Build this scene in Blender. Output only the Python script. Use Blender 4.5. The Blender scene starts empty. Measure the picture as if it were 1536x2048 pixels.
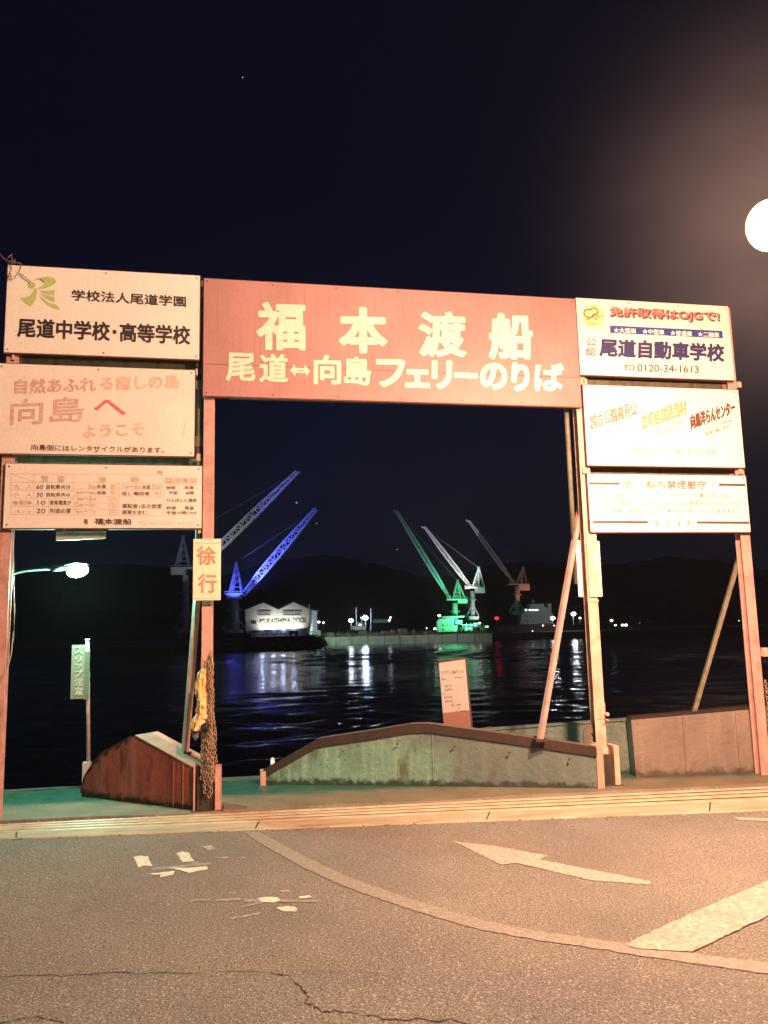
import bpy, bmesh, math, random
from mathutils import Vector, Matrix, noise
random.seed(7)
SC = bpy.context.scene
COL = SC.collection
PI = math.pi

# ------------------------------------------------------------ camera
F_PX = 1602.6                      # focal length in pixels of the 1536 x 2048 photograph
PITCH, ROLL, YAW = 0.14289, -0.0230, 0.1868
_cp, _sp, _cy, _sy = math.cos(PITCH), math.sin(PITCH), math.cos(YAW), math.sin(YAW)
FW = Vector((_sy * _cp, _cy * _cp, _sp))
_r0 = Vector((_cy, -_sy, 0)); _u0 = _r0.cross(FW)
RT = _r0 * math.cos(ROLL) + _u0 * math.sin(ROLL)
UP = -_r0 * math.sin(ROLL) + _u0 * math.cos(ROLL)
EYE = Vector((0, -7.66, 1.6))
cd = bpy.data.cameras.new('camera'); cam = bpy.data.objects.new('camera', cd); COL.objects.link(cam)
cd.sensor_fit = 'VERTICAL'; cd.sensor_height = 24; cd.lens = 24 * F_PX / 2048
cd.clip_start = 0.05; cd.clip_end = 6000
cam.matrix_world = Matrix(((RT.x, UP.x, -FW.x, EYE.x), (RT.y, UP.y, -FW.y, EYE.y), (RT.z, UP.z, -FW.z, EYE.z), (0, 0, 0, 1)))
SC.camera = cam

# ------------------------------------------------------------ render settings
SC.view_settings.view_transform = 'Standard'; SC.view_settings.look = 'None'
SC.view_settings.exposure = 0; SC.view_settings.gamma = 1
SC.render.engine = 'CYCLES'
SC.cycles.use_denoising = True
SC.cycles.max_bounces = 5; SC.cycles.diffuse_bounces = 2; SC.cycles.glossy_bounces = 3
SC.cycles.sample_clamp_indirect = 4
SC.cycles.use_light_tree = True; SC.cycles.volume_bounces = 0

# ------------------------------------------------------------ night sky
W = bpy.data.worlds.new('World'); SC.world = W; W.use_nodes = True
nt = W.node_tree; nt.nodes.clear()
def wn(t, **k):
    n = nt.nodes.new(t)
    for a, b in k.items(): setattr(n, a, b)
    return n
out = wn('ShaderNodeOutputWorld'); bg = wn('ShaderNodeBackground'); nt.links.new(bg.outputs[0], out.inputs[0])
tc = wn('ShaderNodeTexCoord')
sep = wn('ShaderNodeSeparateXYZ'); nt.links.new(tc.outputs['Generated'], sep.inputs[0])
rmp = wn('ShaderNodeValToRGB'); nt.links.new(sep.outputs['Z'], rmp.inputs[0])
el = rmp.color_ramp.elements
el[0].position = 0.0; el[0].color = (.0045, .0058, .0125, 1)
el[1].position = 1.0; el[1].color = (.0005, .0008, .006, 1)
e = el.new(.22); e.color = (.0018, .0034, .0130, 1)
e = el.new(.5); e.color = (.0004, .0013, .0095, 1)
# halo of the right-hand street lamp put into the sky colour
dot = wn('ShaderNodeVectorMath', operation='DOT_PRODUCT'); nt.links.new(tc.outputs['Generated'], dot.inputs[0])
GL = (FW + RT * ((1570 - 768) / F_PX) - UP * ((440 - 1024) / F_PX)).normalized(); dot.inputs[1].default_value = GL
pw = wn('ShaderNodeMath', operation='MAXIMUM'); pw.inputs[1].default_value = 0; nt.links.new(dot.outputs['Value'], pw.inputs[0])
p2 = wn('ShaderNodeMath', operation='POWER'); p2.inputs[1].default_value = 115; nt.links.new(pw.outputs[0], p2.inputs[0])
cl = wn('ShaderNodeTexNoise'); cl.inputs['Scale'].default_value = 5; cl.inputs['Detail'].default_value = 5
mp = wn('ShaderNodeMapping'); mp.inputs['Scale'].default_value = (1, 1, 3.2)
nt.links.new(tc.outputs['Generated'], mp.inputs[0]); nt.links.new(mp.outputs[0], cl.inputs[0])
cr = wn('ShaderNodeMapRange'); cr.inputs[1].default_value = .3; cr.inputs[2].default_value = .7; cr.inputs[3].default_value = .8; cr.inputs[4].default_value = 1.15
nt.links.new(cl.outputs[0], cr.inputs[0])
m1 = wn('ShaderNodeMath', operation='MULTIPLY'); nt.links.new(p2.outputs[0], m1.inputs[0]); nt.links.new(cr.outputs[0], m1.inputs[1])
mc = wn('ShaderNodeVectorMath', operation='SCALE'); mc.inputs[0].default_value = (.26, .15, .11); nt.links.new(m1.outputs[0], mc.inputs['Scale'])
ad = wn('ShaderNodeVectorMath', operation='ADD'); nt.links.new(rmp.outputs[0], ad.inputs[0]); nt.links.new(mc.outputs[0], ad.inputs[1])
nt.links.new(ad.outputs[0], bg.inputs[0]); bg.inputs[1].default_value = 1.0

def lamp(name, kind, loc, power, col, radius=.1, aim=None, angle=150, blend=.4, parent=None):
    d = bpy.data.lights.new(name, kind); d.energy = power; d.color = col
    d.shadow_soft_size = radius
    if kind == 'SPOT': d.spot_size = math.radians(angle); d.spot_blend = blend
    o = bpy.data.objects.new(name, d); COL.objects.link(o); o.location = loc
    if aim is not None:
        o.rotation_euler = (Vector(aim) - Vector(loc)).to_track_quat('-Z', 'Y').to_euler()
    return o
SODIUM = (1, .56, .34); WARM = (1, .60, .37)
LAMP_A = EYE + (FW + RT * ((1541 - 768) / F_PX) - UP * ((450 - 1024) / F_PX)) * 5.35       # the lamp at the right edge of the photograph
LAMP_FILL = Vector((3.0, -8.4, 7.7))         # unseen fill lamp added behind the camera
LAMP_G = EYE + (FW + RT * ((155 - 768) / F_PX) - UP * ((1142 - 1024) / F_PX)) * 8.55     # mercury lamp over the slip
lamp('street_lamp_light', 'SPOT', LAMP_A + Vector((0, 0, -.19)), 2200, SODIUM, .09, LAMP_A + Vector((.05, .55, -1)), 160, 1.0)
lamp('street_lamp_light', 'SPOT', LAMP_FILL + Vector((0, 0, -.19)), 6900, WARM, .12, LAMP_FILL + Vector((-.5, 1.6, -2)), 165, .35)  # added fill light on the boards and road, from behind the camera
lamp('street_lamp_light', 'POINT', LAMP_A + Vector((-.03, 0, -.20)), 700, SODIUM, .09)
lamp('slip_lamp_light', 'POINT', LAMP_G + Vector((0, -.02, -.14)), 300, (.38, 1, .74), .07)

# ------------------------------------------------------------ helpers
def ray(x, y): return FW + RT * ((x - 768) / F_PX) - UP * ((y - 1024) / F_PX)
def onp(x, y, ax, v):
    d = ray(x, y); return EYE + d * ((v - EYE[ax]) / d[ax])
def onY(x, y, v=0.0): return onp(x, y, 1, v)
def onZ(x, y, v=0.0): return onp(x, y, 2, v)
def at(x, y, D): return EYE + ray(x, y) * D
def onV(x, y, a, b):
    n = Vector((-(b[1] - a[1]), b[0] - a[0], 0)).normalized(); d = ray(x, y)
    return EYE + d * ((Vector((a[0], a[1], 0)) - EYE).dot(n) / d.dot(n))

def link(me, name, mat, parent=None):
    o = bpy.data.objects.new(name, me); COL.objects.link(o)
    if mat: me.materials.append(mat)
    if parent:
        o.parent = parent; o.matrix_parent_inverse = Matrix.Translation(-parent.location)
    return o
def obj(name, bm, mat, parent=None, smooth=False, bevel=0):
    if bevel:
        bmesh.ops.bevel(bm, geom=[e for e in bm.edges if e.calc_face_angle(0) > .5], offset=bevel, segments=1, affect='EDGES')
    me = bpy.data.meshes.new(name); bmesh.ops.recalc_face_normals(bm, faces=bm.faces); bm.to_mesh(me); bm.free()
    if smooth:
        for p in me.polygons: p.use_smooth = True
    return link(me, name, mat, parent)
def thing(name, label, cat, loc=(0, 0, 0), group=None):
    o = bpy.data.objects.new(name, None); COL.objects.link(o); o.location = loc; o.empty_display_size = .2
    o['label'] = label; o['category'] = cat
    if group: o['group'] = group
    return o
def tag(o, label, cat, group=None):
    o['label'] = label; o['category'] = cat
    if group: o['group'] = group
    return o
def struct(o): o['kind'] = 'structure'; return o
def dup(root, loc=None, label=None):
    r = root.copy(); COL.objects.link(r)
    if loc is not None: r.location = loc
    if label: r['label'] = label
    for ch in list(root.children):
        c = ch.copy(); COL.objects.link(c); c.parent = r; c.matrix_parent_inverse = ch.matrix_parent_inverse
        for g in list(ch.children):
            k = g.copy(); COL.objects.link(k); k.parent = c; k.matrix_parent_inverse = g.matrix_parent_inverse
    return r
NB = bmesh.new
def box(bm, x0, x1, y0, y1, z0, z1, M=None):
    vs = [Vector((x, y, z)) for x in (x0, x1) for y in (y0, y1) for z in (z0, z1)]
    if M: vs = [M @ v for v in vs]
    v = [bm.verts.new(p) for p in vs]
    for f in ((0, 1, 3, 2), (4, 6, 7, 5), (0, 4, 5, 1), (2, 3, 7, 6), (0, 2, 6, 4), (1, 5, 7, 3)):
        bm.faces.new([v[i] for i in f])
def bar(bm, a, b, w, h=None, up=Vector((0, 0, 1))):
    a, b = Vector(a), Vector(b); h = h or w; d = (b - a)
    if d.length < 1e-6: return
    d.normalize()
    s = d.cross(up)
    if s.length < 1e-3: s = d.cross(Vector((0, 1, 0)))
    s.normalize(); t = s.cross(d)
    q = [(-1, -1), (1, -1), (1, 1), (-1, 1)]
    A = [bm.verts.new(a + s * (w / 2 * i) + t * (h / 2 * j)) for i, j in q]
    B = [bm.verts.new(b + s * (w / 2 * i) + t * (h / 2 * j)) for i, j in q]
    for k in range(4): bm.faces.new((A[k], A[(k + 1) % 4], B[(k + 1) % 4], B[k]))
    bm.faces.new(A[::-1]); bm.faces.new(B)
def tube(bm, pts, r, n=8, cap=True):
    pts = [Vector(p) for p in pts]; rings = []
    for i, p in enumerate(pts):
        d = (pts[min(i + 1, len(pts) - 1)] - pts[max(i - 1, 0)]).normalized()
        s = d.cross(Vector((0, 0, 1)));
        if s.length < 1e-2: s = d.cross(Vector((0, 1, 0)))
        s.normalize(); t = s.cross(d); rr = r[i] if isinstance(r, (list, tuple)) else r
        rings.append([bm.verts.new(p + (s * math.cos(2 * PI * k / n) + t * math.sin(2 * PI * k / n)) * rr) for k in range(n)])
    for A, B in zip(rings, rings[1:]):
        for k in range(n): bm.faces.new((A[k], A[(k + 1) % n], B[(k + 1) % n], B[k]))
    if cap: bm.faces.new(rings[0][::-1]); bm.faces.new(rings[-1])
def prism(bm, front, off):
    """closed outline FRONT (3-D points) thickened by the vector OFF"""
    off = Vector(off); A = [bm.verts.new(Vector(p)) for p in front]; B = [bm.verts.new(Vector(p) + off) for p in front]
    n = len(A); bm.faces.new(A); bm.faces.new(B[::-1])
    for k in range(n): bm.faces.new((A[k], B[k], B[(k + 1) % n], A[(k + 1) % n]))
def sphere(bm, c, r, u=12, v=8, sc=(1, 1, 1)):
    bmesh.ops.create_uvsphere(bm, u_segments=u, v_segments=v, radius=r,
        matrix=Matrix.Translation(Vector(c)) @ Matrix.Diagonal((*sc, 1)))

# ------------------------------------------------------------ materials
class N:
    def __init__(s, name):
        s.m = bpy.data.materials.new(name); s.m.use_nodes = True; s.t = s.m.node_tree
        s.b = s.t.nodes['Principled BSDF']; s.o = s.t.nodes['Material Output']
        s.g = s.t.nodes.new('ShaderNodeNewGeometry')
    def n(s, t, **k):
        x = s.t.nodes.new(t)
        for a, b in k.items(): setattr(x, a, b)
        return x
    def l(s, a, b): s.t.links.new(a, b)
    def pos(s, scale=(1, 1, 1), rot=(0, 0, 0)):
        m = s.n('ShaderNodeMapping'); m.inputs['Scale'].default_value = scale; m.inputs['Rotation'].default_value = rot; s.l(s.g.outputs['Position'], m.inputs[0]); return m.outputs[0]
    def noise(s, scale, detail=4, v=None, rough=.55, lo=.35, hi=.65, t0=0., t1=1.):
        x = s.n('ShaderNodeTexNoise'); x.inputs['Scale'].default_value = scale; x.inputs['Detail'].default_value = detail; x.inputs['Roughness'].default_value = rough
        s.l(v or s.g.outputs['Position'], x.inputs['Vector'])
        r = s.n('ShaderNodeMapRange'); r.inputs[1].default_value = lo; r.inputs[2].default_value = hi; r.inputs[3].default_value = t0; r.inputs[4].default_value = t1
        s.l(x.outputs[0], r.inputs[0]); return r.outputs[0]
    def mix(s, f, a, b, mode='MIX'):
        x = s.n('ShaderNodeMix', data_type='RGBA', blend_type=mode)
        if isinstance(f, (int, float)): x.inputs[0].default_value = f
        else: s.l(f, x.inputs[0])
        for i, c in ((6, a), (7, b)):
            if isinstance(c, tuple): x.inputs[i].default_value = (*c, 1)
            else: s.l(c, x.inputs[i])
        return x.outputs[2]
    def math(s, op, a, b=None):
        x = s.n('ShaderNodeMath', operation=op)
        for i, c in ((0, a), (1, b)):
            if c is None: continue
            if isinstance(c, (int, float)): x.inputs[i].default_value = c
            else: s.l(c, x.inputs[i])
        return x.outputs[0]
    def bump(s, h, strength=.3, dist=.01):
        x = s.n('ShaderNodeBump'); x.inputs['Strength'].default_value = strength; x.inputs['Distance'].default_value = dist
        s.l(h, x.inputs['Height']); s.l(x.outputs[0], s.b.inputs['Normal'])
    def done(s, col, rough=.6, metal=0, spec=None):
        if isinstance(col, tuple): s.b.inputs['Base Color'].default_value = (*col, 1)
        else: s.l(col, s.b.inputs['Base Color'])
        if isinstance(rough, (int, float)): s.b.inputs['Roughness'].default_value = rough
        else: s.l(rough, s.b.inputs['Roughness'])
        s.b.inputs['Metallic'].default_value = metal
        if spec is not None: s.b.inputs['Specular IOR Level'].default_value = spec
        return s.m
def painted(name, col, dirt=(.12, .09, .07), amt=.35, rough=.5, streak=True, sc=6, bump=.15):
    s = N(name)
    f = s.noise(sc, 6, lo=.42, hi=.75, t0=0, t1=amt)
    c = s.mix(f, col, dirt)
    if streak:
        g = s.noise(1, 5, s.pos((22, 22, 1.3)), lo=.52, hi=.8, t0=0, t1=amt); c = s.mix(g, c, dirt)
    v = s.noise(45, 3, lo=.3, hi=.7, t0=.92, t1=1.05); x = s.n('ShaderNodeVectorMath', operation='SCALE'); s.l(c, x.inputs[0]); s.l(v, x.inputs['Scale'])
    s.bump(s.noise(60, 4), bump, .004)
    return s.done(x.outputs[0], rough)
def emit(name, col, st):
    s = N(name); s.b.inputs['Base Color'].default_value = (*col, 1)
    s.b.inputs['Emission Color'].default_value = (*col, 1); s.b.inputs['Emission Strength'].default_value = st; return s.m
def ink(name, col, fade=.0, base=(.78, .74, .68), sc=30):
    s = N(name)
    if fade: return s.done(s.mix(s.noise(sc, 4, lo=.35, hi=.65, t0=0, t1=fade), col, base), .6)
    return s.done(col, .55)

# ------------------------------------------------------------ flat print on boards
def at_plane(p, y): return onY(p[0], p[1], y) if len(p) == 2 else Vector(p)
def text(parent, s, LT, LB, RB, mat, y, off=.0, rnd=0, name='lettering', shear=True):
    c = bpy.data.curves.new('t', 'FONT'); c.body = s; c.size = 1; c.resolution_u = 3
    o = bpy.data.objects.new('t', c); COL.objects.link(o); dg = bpy.context.evaluated_depsgraph_get()
    me = bpy.data.meshes.new_from_object(o.evaluated_get(dg)); bpy.data.objects.remove(o); bpy.data.curves.remove(c)
    me.materials.clear()
    xs = [v.co.x for v in me.vertices]; ys = [v.co.y for v in me.vertices]
    if not xs: return None
    x0, x1, y0, y1 = min(xs), max(xs), min(ys), max(ys); w = (x1 - x0) or 1; h = (y1 - y0) or 1
    LT, LB, RB = (Vector(q) if len(q) == 3 else onY(q[0], q[1], y) for q in (LT, LB, RB))
    U = RB - LB; V = LT - LB
    for v in me.vertices:
        v.co = LB + U * ((v.co.x - x0) / w) + V * ((v.co.y - y0) / h)
    bm = bmesh.new(); bm.from_mesh(me)
    n = Vector((0, -1, 0))
    hgt = V.length
    if not rnd and off >= .01: rnd = off * .95 / max(h, .3)
    if rnd:
        r = rnd * hgt; k = 0
        ed = [(e.verts[0].co.copy(), e.verts[1].co.copy()) for e in bm.edges if len(e.link_faces) == 1]
        for a, b in ed:
            d = b - a
            if d.length < 1e-5: continue
            k += 1; d.normalize(); t = d.cross(n); o2 = n * (.0003 + 2e-5 * (k % 113))
            ring = [a + o2 + (t * math.sin(q) - d * math.cos(q)) * r for q in [i * PI / 5 - PI / 2 for i in range(6)]]
            ring += [b + o2 + (t * math.sin(q) - d * math.cos(q)) * r for q in [i * PI / 5 + PI / 2 for i in range(6)]]
            bm.faces.new([bm.verts.new(p) for p in ring])
    bm.to_mesh(me); bm.free()
    return link(me, name, mat, parent)
def poly(parent, name, pts, mat, y, thick=0):
    bm = NB(); P = [at_plane(p, y) for p in pts]
    if thick: prism(bm, P, (0, thick, 0))
    else:
        f = bm.faces.new([bm.verts.new(p) for p in P]); bmesh.ops.triangulate(bm, faces=[f])
    return obj(name, bm, mat, parent)
def lines(parent, name, segs, w, mat, y):
    bm = NB()
    for i, (a, b) in enumerate(segs):
        a, b = onY(*a, y - 4e-5 * (i % 9)), onY(*b, y - 4e-5 * (i % 9)); d = (b - a).normalized(); t = d.cross(Vector((0, 1, 0))) * w / 2
        bm.faces.new([bm.verts.new(p) for p in (a - t, b - t, b + t, a + t)])
    return obj(name, bm, mat, parent)
def crop(ox, oy, s): return lambda x, y: (ox + x / s, oy + y / s)

# palettes
M_white = painted('sign_white_paint', (.80, .77, .74), (.45, .36, .28), .13, .42, sc=3, bump=.05)
M_whiteF = painted('sign_white_faded', (.82, .74, .70), (.5, .38, .3), .16, .45, sc=3, bump=.05)
M_red = painted('sign_red_paint', (.43, .20, .195), (.24, .11, .10), .55, .5, sc=1.6, bump=.1)
M_redpost = painted('post_pink_red_paint', (.62, .34, .31), (.26, .11, .08), .55, .5, sc=9)
M_orangepost = painted('post_salmon_paint', (.72, .46, .37), (.34, .16, .11), .5, .5, sc=9)
M_olive = painted('old_galvanised_steel', (.20, .18, .12), (.06, .04, .025), .7, .6, sc=14)
M_dark = painted('rusty_dark_steel', (.06, .035, .028), (.02, .012, .01), .7, .7, sc=18)
M_edge = painted('board_edge_rust', (.16, .05, .035), (.05, .02, .015), .7, .7, sc=22)
M_letw = painted('letter_cream_paint', (.84, .76, .62), (.5, .25, .18), .2, .5, streak=False, sc=14, bump=.05)
M_black = ink('ink_black', (.025, .012, .015)); M_navy = ink('ink_navy', (.035, .03, .12)); M_blue = ink('ink_blue', (.03, .05, .30))
M_grey = ink('ink_grey_faded', (.17, .11, .09), .22); M_red1 = ink('ink_red', (.62, .10, .10), .2); M_redfade = ink('ink_red_faded', (.60, .30, .28), .45)
M_redpale = ink('ink_red_pale', (.68, .45, .38), .45); M_green = ink('ink_green', (.38, .48, .12), .25); M_shadow = ink('ink_brown', (.13, .05, .03))
M_pinkline = ink('ink_pink_line', (.62, .44, .36), .5); M_yellow = ink('ink_yellow_faded', (.50, .25, .06), .35); M_brown = ink('ink_brown_faded', (.13, .07, .045), .4)
M_greytext = ink('ink_light_grey', (.28, .24, .27), .3); M_letter = ink('letter_white', (.8, .78, .72))

# ------------------------------------------------------------ ground
def ground_mats():
    s = N('asphalt')
    n1 = s.noise(.9, 7, rough=.62, lo=.36, hi=.64); n2 = s.noise(85, 3, rough=.8, lo=.42, hi=.58); n3 = s.noise(140, 2, lo=.60, hi=.70)
    c = s.mix(n1, (.295, .270, .250), (.400, .360, .325)); c = s.mix(s.math('MULTIPLY', n2, .85), c, (.085, .075, .07))
    c = s.mix(s.noise(30, 4, lo=.56, hi=.66, t0=0, t1=.55), c, (.10, .09, .085))
    v = s.n('ShaderNodeTexVoronoi'); v.inputs['Scale'].default_value = 62; s.l(s.g.outputs['Position'], v.inputs['Vector'])
    sp = s.n('ShaderNodeSeparateColor'); s.l(v.outputs['Color'], sp.inputs[0])
    chip = s.math('MULTIPLY', s.math('GREATER_THAN', sp.outputs[0], .91), s.math('LESS_THAN', v.outputs['Distance'], .42))
    c = s.mix(s.math('MULTIPLY', chip, .6), c, (.58, .52, .45))
    c = s.mix(s.noise(.55, 6, s.pos((1, .45, 1), (0, 0, .2)), lo=.50, hi=.68, t0=0, t1=.40), c, (.150, .138, .136))
    c = s.mix(s.noise(6, 6, lo=.60, hi=.74, t0=0, t1=.4), c, (.12, .105, .10))
    c = s.mix(s.math('MULTIPLY', n3, .5), c, (.50, .44, .38))
    h = s.math('ADD', s.math('MULTIPLY', v.outputs['Distance'], -.8), s.math('MULTIPLY', n2, -.5))
    s.bump(h, .9, .012); a = s.done(c, .82)
    def paint(name, col, keep):
        q = N(name)
        k = q.noise(34, 8, rough=.85, lo=keep - .07, hi=keep + .07); k2 = q.noise(3, 4, lo=.35, hi=.7, t0=.55, t1=1)
        cc = q.mix(q.math('MULTIPLY', k, k2), (.19, .172, .158), col)
        vv = q.n('ShaderNodeTexVoronoi'); vv.inputs['Scale'].default_value = 62; q.l(q.g.outputs['Position'], vv.inputs['Vector'])
        q.bump(q.math('MULTIPLY', vv.outputs['Distance'], -.8), .6, .01); return q.done(cc, .7)
    return a, paint('road_paint_worn', (.47, .43, .385), .50), paint('road_paint_faint', (.37, .34, .31), .56), paint('road_paint_fresh', (.76, .73, .65), .43)
M_asph, M_pworn, M_pfaint, M_pfresh = ground_mats()
def conc(name, a, b, stain, rough=.7):
    s = N(name); c = s.mix(s.noise(2.2, 6), a, b); c = s.mix(s.noise(1, 6, s.pos((1.4, 9, 9)), lo=.5, hi=.72, t0=0, t1=.8), c, stain)
    c = s.mix(s.noise(70, 3, lo=.55, hi=.75, t0=0, t1=.5), c, stain); s.bump(s.noise(40, 5), .35, .01); return s.done(c, rough)
M_sill = conc('sill_concrete', (.42, .34, .25), (.33, .26, .19), (.17, .12, .08))
M_slot = conc('slot_dirt', (.022, .015, .01), (.04, .026, .016), (.02, .015, .01))
def ramp_mat():
    s = N('ramp_concrete')
    c = s.mix(s.noise(2.6, 6), (.20, .16, .11), (.14, .11, .08)); alg = s.mix(s.noise(7, 5), (.018, .075, .055), (.035, .11, .085))
    sx = s.n('ShaderNodeSeparateXYZ'); s.l(s.g.outputs['Position'], sx.inputs[0])
    w = s.math('ADD', sx.outputs['Y'], s.math('MULTIPLY', s.noise(1.6, 5, lo=0, hi=1), .5)); w = s.math('ADD', w, s.math('MULTIPLY', sx.outputs['X'], .10))
    r = s.n('ShaderNodeMapRange', interpolation_type='SMOOTHSTEP'); r.inputs[1].default_value = .74; r.inputs[2].default_value = 1.08; s.l(w, r.inputs[0])
    s.bump(s.noise(26, 5), .5, .012)
    return s.done(s.mix(r.outputs[0], c, alg), s.math('SUBTRACT', .62, s.math('MULTIPLY', r.outputs[0], .22)))
M_ramp = ramp_mat()

# front line (asphalt / sill) and rear line (sill / slot); both run the width of the slip
FA, FB = Vector((-1.815, -.553, 0)), Vector((4.413, -1.347, 0)); RA, RB_ = Vector((-1.959, -.007, 0)), Vector((5.04, -.46, 0))
def ext(a, b, t): return a + (b - a) * t
T0, T1 = -5.5, 5.5
bm = NB(); q = [Vector((-60, -60, 0)), Vector((60, -60, 0)), ext(FA, FB, T1), ext(FA, FB, T0)]
bm.faces.new([bm.verts.new(p) for p in q]); struct(obj('road', bm, M_asph))
# the sill is a rolled profile: flat concrete, then steel ribs with grooves between them
def prof(fr_z, name, mat):
    bm = NB(); cols = []
    for f, z in fr_z:
        cols.append([bm.verts.new(ext(FA, FB, t).lerp(ext(RA, RB_, t), f) + Vector((0, 0, z))) for t in (T0, -2.2, 0, .25, .5, .75, 1, 3.2, T1)])
    for A, B in zip(cols, cols[1:]):
        for k in range(len(A) - 1): bm.faces.new((A[k], A[k + 1], B[k + 1], B[k]))
    return obj(name, bm, mat)
struct(prof([(0, -.05), (0, .004), (.02, .012), (.36, .014), (.372, .004)], 'sill', M_sill))
M_rail = painted('worn_sill_steel', (.50, .41, .30), (.20, .12, .07), .55, .34, streak=False, sc=5, bump=.2)
t = thing('sill_rail', 'ribbed steel sill rails set across the slip entrance', 'rail', (0, -.5, 0))
for a, b in ((.40, .515), (.575, .68), (.735, .835), (.895, .975)):
    w = b - a
    o = prof([(a, -.03), (a, .006), (a + w * .12, .011), (a + w * .3, .014), (a + w * .7, .014), (a + w * .88, .011), (b, .006), (b, -.03)], 'rib', M_rail)
    o.parent = t; o.matrix_parent_inverse = Matrix.Translation(-t.location)
bm = NB(); q = [ext(FA, FB, T0), ext(FA, FB, T1), ext(RA, RB_, T1) + Vector((0, .14, 0)), ext(RA, RB_, T0) + Vector((0, .14, 0))]
bm.faces.new([bm.verts.new(p + Vector((0, 0, -.02))) for p in q]); struct(obj('drain_slot', bm, M_slot))
for a, b in ((.372, .40), (.515, .575), (.68, .735), (.835, .895)): struct(prof([(a + .001, .004), (b - .001, .004)], 'groove_dirt', M_slot))
# ramp apron behind the gate, uneven front lip, ends in a steel nosing over the water
bm = NB(); nx = 90; rows = []
ys = [0, .02, .25, .6, 1.0, 1.35, 1.60]
for i in range(nx + 1):
    X = -14 + 34 * i / nx; base = -.007 + (X + 1.959) * (-.453 / 7.0)
    lip = .075 + .022 * math.sin(X * 2.3) + .02 * math.sin(X * 5.1 + 1)
    rows.append([bm.verts.new((X, base + lip + d * (1.62 - base - lip) / 1.6 if k else base + lip, (-.03 if k == 0 else .012 * min(1, 1) - .02 * d + .004 * math.sin(X * 3 + d * 4)))) for k, d in enumerate(ys)])
for A, B in zip(rows, rows[1:]):
    for k in range(len(ys) - 1): bm.faces.new((A[k], B[k], B[k + 1], A[k + 1]))
struct(obj('ramp', bm, M_ramp, smooth=False))
bm = NB(); bar(bm, (-14, 1.65, -.06), (20, 1.65, -.06), .07, .12); bar(bm, (-14, 1.68, -1.75), (20, 1.68, -1.75), .06, 3.2)
struct(obj('ramp_edge', bm, painted('quay_edge', (.10, .13, .11), (.03, .05, .04), .6, .45)))

# road markings
def sheet(name, pts, mat, z=.004, rag=.0065):
    P = [onZ(x, y, z) for x, y in pts]; Q = []
    for p, q in zip(P, P[1:] + P[:1]):
        m = max(1, min(60, int((q - p).length / .018))) if rag else 1
        for i in range(m):
            v = p.lerp(q, i / m); nz = noise.noise_vector(v * 28) * rag * 1.3 + noise.noise_vector(v * 90) * rag * .8; Q.append(v + Vector((nz.x, nz.y, 0)) if rag else v)
    bm = NB(); f = bm.faces.new([bm.verts.new(p) for p in Q]); bmesh.ops.triangulate(bm, faces=[f]); o = obj(name, bm, mat); o['kind'] = 'structure'; return o
def band(name, up, lo, mat, z=.004):
    def rg(L):
        P = [onZ(x, y, z) for x, y in L]; Q = []
        for p, q in zip(P, P[1:]):
            for i in range(14):
                v = p.lerp(q, i / 14); nz = noise.noise_vector(v * 24) * .010 + noise.noise_vector(v * 80) * .006; Q.append(v + Vector((nz.x, nz.y, 0)))
        return Q + [P[-1]]
    bm = NB(); A = [bm.verts.new(p) for p in rg(up)]; B = [bm.verts.new(p) for p in rg(lo)]
    for k in range(len(A) - 1): bm.faces.new((A[k], A[k + 1], B[k + 1], B[k]))
    o = obj(name, bm, mat); o['kind'] = 'structure'; return o
band('road_marking', [(518, 1664), (555, 1684), (622, 1719), (705, 1757), (790, 1787), (890, 1819), (975, 1843), (1090, 1864), (1235, 1884), (1250, 1887), (1380, 1905), (1560, 1929)],
     [(486, 1664), (522, 1687), (592, 1727), (678, 1768), (765, 1800), (868, 1833), (955, 1858), (1075, 1880), (1225, 1901), (1240, 1905), (1370, 1924), (1550, 1949)], M_pfaint)
sheet('road_marking', [(905, 1682), (990, 1692), (1095, 1711), (1078, 1719), (1302, 1762), (1299, 1769), (1180, 1760), (1035, 1726), (1000, 1729), (960, 1708)], M_pworn)
sheet('road_marking', [(1600, 1728), (1530, 1763), (1390, 1823), (1250, 1888), (1270, 1896), (1385, 1903), (1470, 1862), (1536, 1831), (1600, 1800)], M_pworn, .008)
sheet('road_marking', [(1464, 1634), (1600, 1638), (1600, 1645), (1480, 1640)], M_pworn)
FR = [[(267, 1714), (280, 1711), (297, 1713), (299, 1722), (305, 1732), (288, 1731), (276, 1735), (272, 1724)], [(353, 1706), (362, 1703), (378, 1705), (382, 1713), (388, 1722), (365, 1724), (358, 1715)], [(403, 1692), (424, 1690), (430, 1698), (415, 1700)], [(290, 1748), (350, 1742), (345, 1749), (320, 1755), (318, 1750)], [(335, 1735), (372, 1736), (412, 1732), (416, 1738), (396, 1741), (380, 1746), (360, 1740)], [(430, 1715), (458, 1713), (455, 1717)], [(475, 1715), (493, 1713), (490, 1717)],
      [(515, 1796), (535, 1793), (552, 1794), (560, 1799), (548, 1805), (525, 1804)], [(553, 1815), (572, 1812), (590, 1814), (596, 1818), (590, 1823), (565, 1822)], [(597, 1793), (620, 1790), (624, 1794), (600, 1797)], [(430, 1799), (480, 1796), (482, 1800), (435, 1802)], [(460, 1836), (520, 1825), (522, 1828), (465, 1838)], [(452, 1786), (470, 1783), (468, 1787)], [(560, 1781), (578, 1779), (582, 1783), (562, 1784)]]
for k, fr in enumerate(FR): sheet('road_marking', fr, M_pfresh if k in (0, 1, 3, 4, 7, 8, 9) else M_pworn)
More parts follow.
